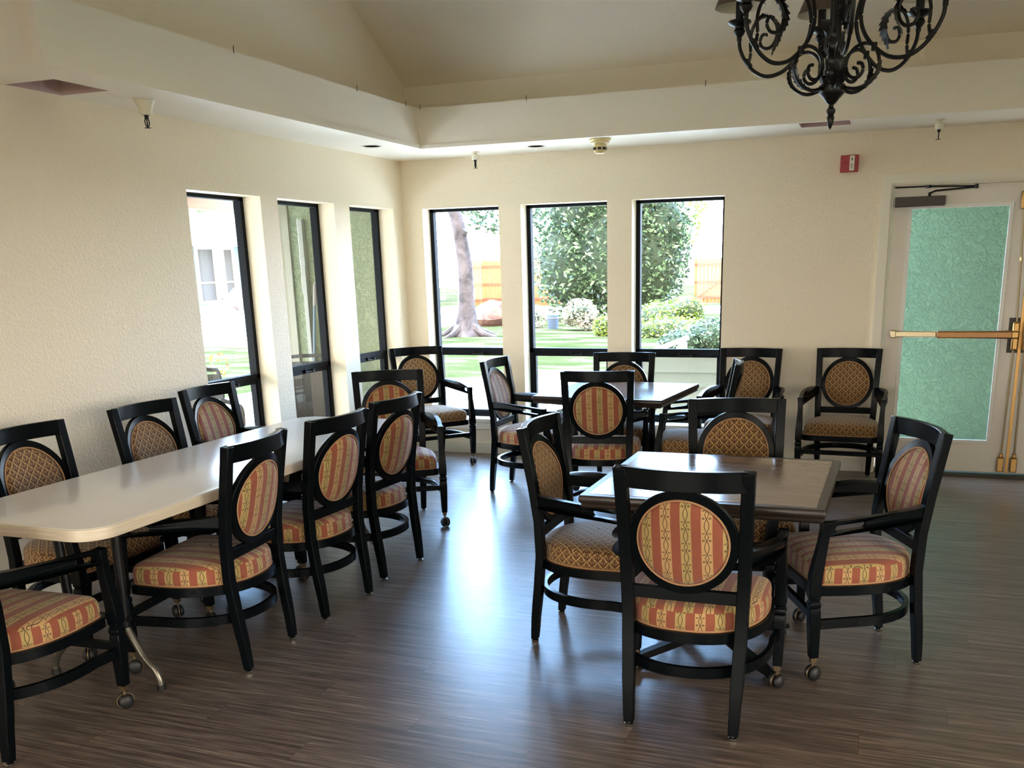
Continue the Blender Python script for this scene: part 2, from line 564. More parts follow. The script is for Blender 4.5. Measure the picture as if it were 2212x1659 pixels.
def spline(pts, n=8, closed=False):
    """Catmull-Rom through pts"""
    P = [Vector(p) for p in pts]; out = []; m = len(P)
    for i in range(m if closed else m-1):
        if closed: p0, p1, p2, p3 = P[i-1], P[i], P[(i+1) % m], P[(i+2) % m]
        else: p0 = P[i-1] if i else P[0]*2-P[1]; p1, p2 = P[i], P[i+1]; p3 = P[i+2] if i+2 < m else P[-1]*2-P[-2]
        for k in range(n):
            t = k/n
            out.append(0.5*((2*p1)+(p2-p0)*t+(2*p0-5*p1+4*p2-p3)*t*t+(3*p1-p0-3*p2+p3)*t**3))
    if not closed: out.append(P[-1])
    return out

# ------------------------------------------------------------------ the room
HC = 2.44
def wall_grid(us, zs, hole, place, thick, mb):
    """slab wall: us, zs are cuts, hole(i,j) is True where open; place(u, d, z) maps to world (d=0 room face)"""
    nu, nz = len(us)-1, len(zs)-1
    solid = lambda i, j: 0 <= i < nu and 0 <= j < nz and not hole((us[i]+us[i+1])/2, (zs[j]+zs[j+1])/2)
    for i in range(nu):
        for j in range(nz):
            if not solid(i, j): continue
            u0, u1, z0, z1 = us[i], us[i+1], zs[j], zs[j+1]
            A = [place(u, d, z) for d in (0, thick) for (u, z) in ((u0, z0), (u1, z0), (u1, z1), (u0, z1))]
            fs = [(0, 1, 2, 3), (4, 7, 6, 5)]
            if not solid(i, j-1): fs.append((0, 4, 5, 1))
            if not solid(i, j+1): fs.append((3, 2, 6, 7))
            if not solid(i-1, j): fs.append((0, 3, 7, 4))
            if not solid(i+1, j): fs.append((1, 5, 6, 2))
            mb.add(A, fs)

ZT, ZB = 2.056, 0.30
BW = [(0.186, 0.875), (1.066, 1.791), (1.992, 2.708)]
LW = [(-2.705, -1.988), (-1.797, -1.082), (-0.864, -0.168)]
DX0, DX1, DZ = 3.89, 5.74, 2.073
XR, YB = 7.5, -11.0
TH = 0.20

def cuts(lo, hi, hs): return sorted(set([lo, hi]+[v for h in hs for v in h]))
mb = MB()
def bh(u, z): return any(a < u < b and ZB < z < ZT for a, b in BW) or (DX0 < u < DX1 and z < DZ)
wall_grid(cuts(0, XR, BW+[(DX0, DX1)]), [0, ZB, ZT, DZ, HC+0.1], bh, lambda u, d, z: (u, d, z), TH, mb)
wb = mb.build('wall_back', MWALL, smooth=False, kind='structure')
mb = MB()
wall_grid(cuts(YB, 0, LW), [0, ZB, ZT, HC+0.1], lambda u, z: any(a < u < b and ZB < z < ZT for a, b in LW),
          lambda u, d, z: (-d, u, z), TH, mb)
mb.box(-TH, 0, 0, TH, 0, HC+0.1)
mb.build('wall_left', MWALL, smooth=False, kind='structure')
REAR = [(0.3, 1.95), (2.15, 3.85), (6.0, 7.35)]
mb = MB()
wall_grid(cuts(0, XR, REAR), [0, 0.3, 2.3, HC+0.1], lambda u, z: any(a < u < b and 0.3 < z < 2.3 for a, b in REAR),
          lambda u, d, z: (u, YB-d, z), TH, mb)
mb.build('wall_front', MWALL, smooth=False, kind='structure')
RW = [(-10.2, -8.2), (-7.4, -5.0)]
mb = MB()
wall_grid(cuts(YB, 0, RW), [0, 0.3, 2.3, HC+0.1], lambda u, z: any(a < u < b and 0.3 < z < 2.3 for a, b in RW),
          lambda u, d, z: (XR+d, u, z), TH, mb)
mb.build('wall_right', MWALL, smooth=False, kind='structure')

mb = MB(); mb.box(-0.2, XR+0.2, YB-0.2, 0.2, -0.06, 0.0)
mb.build('floor', MFLOOR, smooth=False, kind='structure')

# soffit with the tray opening, the recessed cans and the two open duct holes cut through it
TX0, TX1, TY0, TYC, TY1 = 0.564, 6.936, -0.758, -4.240, -6.06
CH = TYC-TY1
TRAY = [(TX0, TY0), (TX1, TY0), (TX1, TYC), (TX1-CH, TY1), (TX0+CH, TY1), (TX0, TYC)]
CANS = [(0.309, -1.011), (1.353, -0.392)]
VENT_L = (0.019, 0.312, -3.90, -3.568)
VENT_R = (3.285, 3.606, -0.705, -0.448)
def prism(poly, z0, z1):
    m = MB(); n = len(poly)
    m.add([(x, y, z0) for x, y in poly]+[(x, y, z1) for x, y in poly],
          [tuple(range(n))[::-1], tuple(range(n, 2*n))]+[(i, (i+1) % n, n+(i+1) % n, n+i) for i in range(n)])
    return m
slab = MB(); slab.box(0.0, XR, YB, 0.0, HC, HC+0.06)
so_ = slab.build('ceiling', MCEIL, smooth=False, kind='structure')
cutters = [prism(TRAY, HC-0.5, HC+0.5).build('cut', MCEIL)]
for cx, cy in CANS:
    cutters.append(prism([(cx+0.062*math.cos(2*PI*i/28), cy+0.062*math.sin(2*PI*i/28)) for i in range(28)], HC-0.5, HC+0.5).build('cut', MCEIL))
for a, b, c, d in (VENT_L, VENT_R):
    cutters.append(prism([(a, c), (b, c), (b, d), (a, d)], HC-0.5, HC+0.5).build('cut', MCEIL))
for c in cutters:
    md = so_.modifiers.new('b', 'BOOLEAN'); md.object = c; md.operation = 'DIFFERENCE'; md.solver = 'EXACT'
bpy.context.view_layer.update()
dg = bpy.context.evaluated_depsgraph_get()
nm = bpy.data.meshes.new_from_object(so_.evaluated_get(dg))
so_.modifiers.clear(); so_.data = nm
for c in cutters: bpy.data.objects.remove(c, do_unlink=True)

# fascia board round the tray with its small lip
def inset_path(d):
    """tray polygon moved inwards by d (polygon given clockwise seen from above)"""
    n = len(TRAY); out = []
    for i in range(n):
        p0, p1, p2 = Vector(TRAY[i-1]), Vector(TRAY[i]), Vector(TRAY[(i+1) % n])
        e1, e2 = (p1-p0).normalized(), (p2-p1).normalized()
        n1, n2 = Vector((e1.y, -e1.x)), Vector((e2.y, -e2.x))
        k = (n1+n2).normalized(); q = d/max(0.2, k.dot(n1))
        out.append(p1+k*q)
    return out
mb = MB()
def band(mb, d0, d1, z0, z1):
    A, B = inset_path(d0), inset_path(d1); n = len(A)
    vs = [(p.x, p.y, z) for z in (z0, z1) for P in (A, B) for p in P]
    fs = []
    for i in range(n):
        j = (i+1) % n
        fs += [(i, j, n+j, n+i), (2*n+i, 3*n+i, 3*n+j, 2*n+j), (n+i, n+j, 3*n+j, 3*n+i), (i, 2*n+i, 2*n+j, j)]
    mb.add(vs, fs)
band(mb, 0.0005, 0.018, HC-0.012, 2.706)
band(mb, 0.018, 0.027, HC-0.012, HC+0.014)
mb.build('trim_1', MCEIL, smooth=False, kind='structure')

# vault above the tray: vertical walls set back behind the fascia, then the slopes
UX0, UX1, UY0, UY1, ZU = 0.36, 7.14, -0.545, -6.29, 2.895
YR = (UY0+UY1)/2; ZR = ZU+0.5775*(UY0-YR)
mb = MB(); mb.add([(UX0, UY0, HC+.05), (UX1, UY0, HC+.05), (UX1, UY0, ZU), (UX0, UY0, ZU)], [(0, 1, 2, 3)])
mb.build('wall_upper_back', MCEIL, smooth=False, kind='structure')
mb = MB(); mb.add([(UX0, UY1, HC+.05), (UX1, UY1, HC+.05), (UX1, UY1, ZU), (UX0, UY1, ZU)], [(0, 1, 2, 3)])
mb.build('wall_upper_front', MCEIL, smooth=False, kind='structure')
for nm_, x in (('wall_upper_left', UX0), ('wall_upper_right', UX1)):
    mb = MB(); mb.add([(x, UY0, HC+.05), (x, UY1, HC+.05), (x, UY1, ZU), (x, YR, ZR), (x, UY0, ZU)], [(0, 1, 2, 3, 4)])
    mb.build(nm_, MCEIL, smooth=False, kind='structure')
mb = MB(); mb.add([(UX0, UY0, ZU), (UX1, UY0, ZU), (UX1, YR, ZR), (UX0, YR, ZR), (UX0, UY1, ZU), (UX1, UY1, ZU)],
                  [(0, 1, 2, 3), (3, 2, 5, 4)])
mb.build('ceiling_vault', MCEIL, smooth=False, kind='structure')
# attic roof over everything keeps sun out of the ceiling void
mb = MB()
mb.add([(-0.75, 0.75, 2.62), (XR+.75, 0.75, 2.62), (XR+.75, YR, 5.2), (-0.75, YR, 5.2), (-0.75, YB-.75, 2.62), (XR+.75, YB-.75, 2.62)],
       [(0, 1, 2, 3), (3, 2, 5, 4), (0, 3, 4), (1, 5, 2)])
mb.box(-0.75, 0.0, YB-.75, .75, 2.56, 2.60); mb.box(XR, XR+.75, YB-.75, .75, 2.56, 2.60)
mb.box(-0.75, XR+.75, 0.0, .75, 2.56, 2.60); mb.box(-0.75, XR+.75, YB-.75, YB, 2.56, 2.60)
mb.build('roof', MROOF, smooth=False, kind='structure')

# baseboards, sills
mb = MB(); mb.box(0, 3.818, -0.014, 0, 0, 0.10); mb.box(5.81, XR, -0.014, 0, 0, 0.10)
mb.build('baseboard_back', MTRIM, bevel=0.003, smooth=False, kind='structure')
mb = MB(); mb.box(0, 0.014, YB, 0, 0, 0.10)
mb.build('baseboard_left', MTRIM, bevel=0.003, smooth=False, kind='structure')

# ------------------------------------------------------------------ windows
def window(n, place, a, b, rot):
    """black two-light unit set 0.15 m deep; place(u,d,z)"""
    mbf = MB(); fw = 0.034
    def bar(u0, u1, z0, z1, d0=0.135, d1=0.19):
        P = [place(u, d, z) for z in (z0, z1) for d in (d0, d1) for u in (u0, u1)]
        mbf.add(P, [(0, 2, 3, 1), (4, 5, 7, 6), (0, 1, 5, 4), (2, 6, 7, 3), (0, 4, 6, 2), (1, 3, 7, 5)])
    bar(a, a+fw, ZB, ZT); bar(b-fw, b, ZB, ZT); bar(a, b, ZT-fw*.7, ZT); bar(a, b, ZB, ZB+fw)
    bar(a, b, 0.868, 0.902)
    # awning sash in the lower light
    s = 0.028
    bar(a+fw, b-fw, 0.836, 0.866, 0.143, 0.185); bar(a+fw, b-fw, ZB+fw, ZB+fw+s, 0.143, 0.185)
    bar(a+fw, a+fw+s*.6, ZB+fw, 0.84, 0.143, 0.185); bar(b-fw-s*.6, b-fw, ZB+fw, 0.84, 0.143, 0.185)
    o = mbf.build('window_%d' % n, MBLACKFR, smooth=False, kind='structure')
    g = MB()
    for z0, z1 in ((0.89, ZT-.02), (ZB+.04, 0.85)):
        g.add([place(u, 0.165, z) for u, z in ((a+.03, z0), (b-.03, z0), (b-.03, z1), (a+.03, z1))], [(0, 1, 2, 3)])
    g.build('pane', MGLASS, o, smooth=False, merge=False)
    h = MB(); c = (a+b)/2+0.05
    P = lambda u, d, z: place(u, d, z)
    for (u0, u1, z0, z1, d0, d1) in ((c-.045, c+.045, .845, .853, .128, .145), (c-.05, c-.042, .845, .872, .128, .145), (c+.04, c+.06, .842, .862, .122, .145)):
        V = [P(u, d, z) for z in (z0, z1) for d in (d0, d1) for u in (u0, u1)]
        h.add(V, [(0, 2, 3, 1), (4, 5, 7, 6), (0, 1, 5, 4), (2, 6, 7, 3), (0, 4, 6, 2), (1, 3, 7, 5)])
    h.build('latch', MBLKMET, o, smooth=False)
    s_ = MB()
    V = [P(u, d, z) for z in (ZB-.02, ZB+.004) for d in (-.022, .135) for u in (a-.03, b+.03)]
    # sill board clipped to the opening inside the reveal
    V = [P(u, d, z) for z in (ZB, ZB+.006) for d in (0.0, .135) for u in (a+.001, b-.001)]
    F = [(0, 2, 3, 1), (4, 5, 7, 6), (0, 1, 5, 4), (2, 6, 7, 3), (0, 4, 6, 2), (1, 3, 7, 5)]
    s_.add(V, F)
    s_.add([P(u, d, z) for z in (ZB-.022, ZB+.006) for d in (-.024, 0.0) for u in (a-.035, b+.035)], F)
    s_.add([P(u, d, z) for z in (ZB-.085, ZB-.022) for d in (-.012, 0.0) for u in (a-.02, b+.02)], F)
    s_.build('window_sill', MSILL, o, smooth=False)
    return o
k = 1
for a, b in BW:
    window(k, lambda u, d, z: (u, d, z), a, b, 0); k += 1
    portal(((a+b)/2, 0.21, (ZB+ZT)/2), (-PI/2, 0, 0), b-a, ZT-ZB)
for a, b in LW:
    window(k, lambda u, d, z: (-d, u, z), a, b, 0); k += 1
    portal((-0.21, (a+b)/2, (ZB+ZT)/2), (0, -PI/2, 0), ZT-ZB, b-a)
for a, b in REAR:
    portal(((a+b)/2, YB-0.21, 1.3), (PI/2, 0, 0), b-a, 2.0)
for a, b in RW:
    portal((XR+0.21, (a+b)/2, 1.3), (0, PI/2, 0), 2.0, b-a)
def bare_window(n, P, a, b):
    m = MB()
    def bar(u0, u1, z0, z1):
        V = [P(u, d, z) for z in (z0, z1) for d in (.13, .18) for u in (u0, u1)]
        m.add(V, [(0, 2, 3, 1), (4, 5, 7, 6), (0, 1, 5, 4), (2, 6, 7, 3), (0, 4, 6, 2), (1, 3, 7, 5)])
    bar(a, a+.04, .3, 2.3); bar(b-.04, b, .3, 2.3); bar(a, b, .3, .34); bar(a, b, 2.26, 2.3); bar((a+b)/2-.02, (a+b)/2+.02, .3, 2.3)
    o = m.build('window_%d' % n, MBLACKFR, smooth=False, kind='structure')
    g = MB(); g.add([P(u, .155, z) for u, z in ((a+.02, .32), (b-.02, .32), (b-.02, 2.28), (a+.02, 2.28))], [(0, 1, 2, 3)])
    g.build('pane', MGLASS, o, smooth=False, merge=False)
for a, b in REAR: bare_window(k, lambda u, d, z: (u, YB-d, z), a, b); k += 1
for a, b in RW: bare_window(k, lambda u, d, z: (XR+d, u, z), a, b); k += 1

# ------------------------------------------------------------------ double exit door
mb = MB()
mb.box(3.818, 3.892, -0.018, 0.0, 0, DZ-.002); mb.box(5.738, 5.812, -0.018, 0, 0, DZ-.002); mb.box(3.818, 5.812, -0.018, 0, DZ-.002, 2.142)
mb.box(3.826, 3.884, -0.026, -0.0185, 0, DZ+.01); mb.box(3.826, 5.80, -0.026, -0.0185, DZ+.01, 2.134)
mb.box(3.886, 3.900, 0, 0.10, 0, DZ); mb.box(5.73, 5.744, 0, 0.10, 0, DZ); mb.box(3.9, 5.73, 0, 0.10, DZ-.012, DZ)
mb.build('trim_2', MTRIM, smooth=False, merge=False, kind='structure')
mb = MB(); mb.box(3.9, 5.73, -0.02, 0.2, 0.0, 0.014)
tag(mb.build('threshold', MDKBRZ, smooth=False, bevel=0.003), 'dark metal door threshold under the two glazed exit doors', 'threshold')

def door(n, x0, x1, hinge_left):
    o = None
    y0, y1 = 0.035, 0.080
    zt = DZ-0.014; zb = 0.03
    gx0, gx1 = (x0+0.128, x1-0.145) if hinge_left else (x0+0.145, x1-0.128)
    gz0, gz1 = 0.262, 1.912
    m = MB()
    m.box(x0, gx0, y0, y1, zb, zt); m.box(gx1, x1, y0, y1, zb, zt)
    m.box(gx0, gx1, y0, y1, zb, gz0); m.box(gx0, gx1, y0, y1, gz1, zt)
    o = m.build('door_%d' % n, MDOOR, smooth=False, bevel=0.0015, kind='structure')
    b = MB(); t = 0.022
    for (a, c, d, e) in ((gx0-t, gx0+.006, gz0-t, gz1+t), (gx1-.006, gx1+t, gz0-t, gz1+t), (gx0, gx1, gz0-t, gz0+.006), (gx0, gx1, gz1-.006, gz1+t)):
        b.box(a, c, y0-.009, y0, d, e)
    b.build('glazing_bead', MWHITE, o, smooth=False, bevel=0.003)
    g = MB(); g.add([(gx0, .058, gz0), (gx1, .058, gz0), (gx1, .058, gz1), (gx0, .058, gz1)], [(0, 1, 2, 3)])
    g.build('pane', MGLASS, o, smooth=False, merge=False)
    s = 1 if hinge_left else -1
    hx = x0 if hinge_left else x1
    fx = lambda v: hx+s*v
    def bx(mm, a, c, *r, **kw):
        a, c = sorted((fx(a), fx(c))); mm.box(a, c, *r, **kw)
    # panic bar
    p = MB(); bx(p, 0.055, 0.36, y0-.062, y0-.032, 1.016, 1.058); bx(p, 0.045, 0.085, y0-.066, y0, 1.010, 1.064)
    p.build('panic_bar_housing', MSATIN, o, bevel=0.006)
    p = MB(); bx(p, 0.36, 0.86, y0-.082, y0-.040, 1.008, 1.062)
    p.build('push_bar', MBRONZE, o, bevel=0.01)
    p = MB(); bx(p, 0.854, 0.902, y0-.070, y0-.004, .925, 1.125); bx(p, 0.80, 0.902, y0-.080, y0-.02, 1.006, 1.064)
    p.build('latch_case', MBRASS, o, bevel=0.012)
    p = MB(); bx(p, 0.834, 0.907, y0-.004, y0, .905, 1.150)
    p.build('backplate', MDKBRZ, o, smooth=False)
    p = MB(); p.tube([(fx(.880), y0-.03, 1.12), (fx(.848), y0-.03, 1.93)], .0065)
    p.tube([(fx(.876), y0-.03, .93), (fx(.869), y0-.03, .15)], .0075)
    for z in (1.55, .62): p.lathe([(0.012, -.012), (.012, .012)], 10, M=Matrix.Translation((fx(.864 if z > 1 else .873), y0-.025, z)))
    p.build('vertical_rod', MSATIN, o)
    p = MB(); bx(p, .846, .892, y0-.05, y0, .045, .150); bx(p, .856, .882, y0-.045, y0-.005, .150, .18)
    bx(p, .826, .870, y0-.05, y0, 1.88, 2.00)
    p.build('rod_latch', MBRASS, o, bevel=0.006)
    if hinge_left:
        p = MB(); p.box(3.915, 4.245, y0-.07, y0, 1.922, 1.988)
        p.build('door_closer', MDKBRZ, o, bevel=0.004)
        p = MB()
        p.tube([(4.14, y0-.045, 1.988), (4.14, y0-.045, 2.012)], .010)
        p.tube([(4.14, y0-.045, 2.008), (4.18, y0-.06, 2.022), (4.43, y0-.17, 2.030)], .0065)
        p.tube([(4.43, y0-.17, 2.036), (4.13, y0-.055, 2.052)], .0055)
        p.lathe([(.013, -.014), (.013, .014)], 10, M=Matrix.Translation((4.43, y0-.17, 2.034)))
        p.lathe([(.016, -.010), (.018, .010)], 10, M=Matrix.Translation((4.13, y0-.05, 2.052)))
        p.tube([(4.13, y0-.05, 2.054), (3.91, y0-.045, 2.054)], .0045)
        p.build('closer_arm', MBLKMET, o)
    return o
door(1, 3.902, 4.815, True)
door(2, 4.821, 5.728, False)
mb = MB(); mb.box(4.808, 4.828, 0.022, 0.035, 0.03, DZ-.02)
mb.build('trim_3', MBRASS, smooth=False, kind='structure')
portal((4.8, 0.21, 1.05), (-PI/2, 0, 0), 1.8, 2.0)

# ------------------------------------------------------------------ ceiling and wall fittings
def duct(label, v):
    a, b, c, d = v
    m = MB(); h = 0.15; z0 = HC-.001; a, b, c, d = a+.003, b-.003, c+.003, d-.003
    m.add([(a, c, z0), (b, c, z0), (b, d, z0), (a, d, z0), (a, c, z0+h), (b, c, z0+h), (b, d, z0+h), (a, d, z0+h)],
          [(0, 4, 5, 1), (1, 5, 6, 2), (2, 6, 7, 3), (3, 7, 4, 0), (4, 7, 6, 5)])
    o = m.build('duct_opening', MDUCT, smooth=False)
    return tag(o, label, 'vent opening')
duct('uncovered square duct hole in the low ceiling at the far left', VENT_L)
duct('uncovered rectangular duct hole in the low ceiling behind the chandelier', VENT_R)
for (cx, cy), lb in zip(CANS, ('round recessed ceiling light hole left of the room corner', 'round recessed ceiling light hole between the small sprinkler and smoke detector')):
    t = thing('recessed_light', lb, 'ceiling light', (cx, cy, HC))
    m = MB(); m.lathe([(.060, .0), (.075, -.003), (.078, .0)], 32); m.build('trim_ring', MTRIM, t)
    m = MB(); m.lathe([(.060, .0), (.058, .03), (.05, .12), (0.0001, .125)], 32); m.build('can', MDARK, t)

def sprinkler(loc, big, label, group=None):
    t = thing('fire_sprinkler', label, 'sprinkler', loc, 0, group)
    m = MB()
    if big: m.lathe([(.052, -.001), (.050, -.006), (.036, -.038), (.031, -.052), (.030, -.066), (.025, -.072), (.0001, -.072)], 28); z = -.072
    else: m.lathe([(.032, 0), (.032, -.004), (.014, -.006), (.014, -.020), (.027, -.024), (.027, -.054), (.022, -.058), (.0001, -.058)], 24); z = -.058
    m.build('escutcheon', MIVPL, t)
    m = MB()
    m.lathe([(.011, z), (.011, z-.012), (.006, z-.016), (.006, z-.02)], 12)
    for s in (1, -1): m.tube(spline([(0, s*.008, z-.012), (0, s*.016, z-.03), (0, s*.012, z-.048), (0, s*.002, z-.058)], 4), .003, 6)
    m.tube([(0, 0, z-.018), (0, 0, z-.056)], .0035, 6)
    m.lathe([(.0001, z-.058), (.017, z-.060), (.017, z-.062), (.0001, z-.062)], 16)
    m.build('sprinkler_head', MBLKMET, t)
sprinkler((0.275, -3.285, HC), True, 'large cone shaped sprinkler beside the square duct hole')
sprinkler((0.815, -0.30, HC), False, 'small white sprinkler near the room corner above the left back window', 'small sprinklers')
sprinkler((4.156, -0.372, HC), False, 'small white sprinkler above the exit door', 'small sprinklers')

t = thing('smoke_detector', 'yellowed smoke detector on the low ceiling above the middle back window', 'smoke detector', (1.904, -0.575, HC))
m = MB(); m.lathe([(.078, 0), (.078, -.012), (.066, -.018), (.066, -.03), (.048, -.042), (.0001, -.042)], 28); m.build('base', MCREAMPL, t)
m = MB(); m.lathe([(.044, -.040), (.046, -.052), (.046, -.082), (.034, -.098), (.0001, -.098)], 28); m.build('sensor_cap', MCREAMPL, t)
m = MB()
for i in range(8):
    a = 2*PI*i/8+.2
    m.box(-.013, .013, .044, .0475, -.076, -.058, M=Matrix.Rotation(a, 4, 'Z'))
m.build('sensor_slot', MDARK, t, smooth=False)

t = thing('fire_alarm', 'red square fire alarm with white strobe strip above the wall left of the exit door', 'fire alarm', (3.59, 0, 2.230))
m = MB(); m.box(-.061, .061, -.038, 0, -.057, .057); m.build('housing', MRED, t, smooth=False, bevel=.004)
m = MB(); m.lathe([(.0001, 0), (.012, 0), (.014, .004), (.008, .004), (.006, .001)], 18, M=Matrix.Translation((-.025, -.038, .004))@Matrix.Rotation(PI/2, 4, 'X')); m.build('horn', MRED, t)
m = MB(); m.box(.002, .036, -.052, -.037, -.050, .052); m.build('strobe_lens', MIVPL, t, smooth=False, bevel=.004)
def text_mesh(s, size, name, matl, parent, mtx):
    cu = bpy.data.curves.new(name, 'FONT'); cu.body = s; cu.size = size; cu.align_x = 'CENTER'; cu.align_y = 'CENTER'; cu.extrude = .0004
    o = bpy.data.objects.new(name, cu); COL.objects.link(o)
    bpy.context.view_layer.update()
    me = bpy.data.meshes.new_from_object(o.evaluated_get(bpy.context.evaluated_depsgraph_get()))
    bpy.data.objects.remove(o, do_unlink=True)
    me.transform(mtx); me.materials.clear(); me.materials.append(matl)
    r = bpy.data.objects.new(name, me); COL.objects.link(r); r.parent = parent
    return r
text_mesh('FIRE', .019, 'lettering', MDARK, t, Matrix.Translation((.019, -.0526, -.016)) @ Matrix.Rotation(PI/2, 4, 'X') @ Matrix.Rotation(PI/2, 4, 'Z'))
m = MB(); m.box(.0155, .0225, -.054, -.0519, .018, .036); m.build('flash_tube', MDARK, t, smooth=False)

# hooks along the fascia top
def hook(loc, label):
    m = MB(); m.tube([(0, 0, -.012), (0, 0, .024)], .0022, 6)
    o = m.build('wire_hook', MBLKMET); o.location = loc
    tag(o, label, 'hook', 'wire hooks along the ceiling board')
HK = [((.588, -2.93, 2.706), 'tiny wire hook on the left ceiling board, nearest the duct hole'),
      ((.588, -1.66, 2.706), 'tiny wire hook halfway along the left ceiling board'),
      ((.588, -.98, 2.706), 'tiny wire hook on the left ceiling board close to its corner'),
      ((.60, -.784, 2.706), 'tiny wire hook right in the corner of the ceiling boards'),
      ((1.43, -.784, 2.706), 'tiny wire hook on the back ceiling board above the middle window'),
      ((2.69, -.784, 2.706), 'tiny wire hook on the back ceiling board left of the chandelier')]
for l, s in HK: hook(l, s)

# ------------------------------------------------------------------ chairs
def postx(z): return 0.183+0.0263*min(1, max(0, z/0.943))
def posty(z):
    P = [(0, -.196), (.12, -.186), (.25, -.170), (.40, -.156), (.55, -.160), (.70, -.180), (.943, -.222)]
    for (a, b), (c, d) in zip(P, P[1:]):
        if z <= c: return b+(d-b)*(z-a)/(c-a)
    return P[-1][1]
def bow(x, z, k=0.040):
    return posty(z)-k*(1-min(1, (x/.2)**2))*min(1, max(0, (z-.45)/.35))
def outline(a, yf, yb, n=56, cr=.035, e=2.35):
    """seat plan: straight front, rounded back; counter-clockwise from the front right corner"""
    pts = []
    ys = yb+0.30
    for i in range(n//2+1):                       # back half superellipse from +x side round to -x side
        t = PI*i/(n//2)
        c, s = math.cos(t), math.sin(t)
        x = a*math.copysign(abs(c)**(2/e), c); y = ys-(ys-yb)*abs(s)**(2/e)
        pts.append((x, y))
    pts = [(a*.965, yf-cr)]+[(a*.985, ys+(yf-cr-ys)*.5)]+pts+[(-a*.985, ys+(yf-cr-ys)*.5), (-a*.965, yf-cr)]
    f = []
    for i in range(1, 5): t = PI/2*i/5; f.append((-a*.965+cr-cr*math.cos(t), yf-cr+cr*math.sin(t)))
    pts += f
    for i in range(0, 9):
        x = -a*.965+cr+(2*(a*.965-cr))*i/8
        pts.append((x, yf+.008*math.cos(PI*x/(2*a))))
    for i in range(1, 5): t = PI/2*i/5; pts.append((a*.965-cr+cr*math.sin(t), yf-cr+cr*math.cos(t)))
    return pts

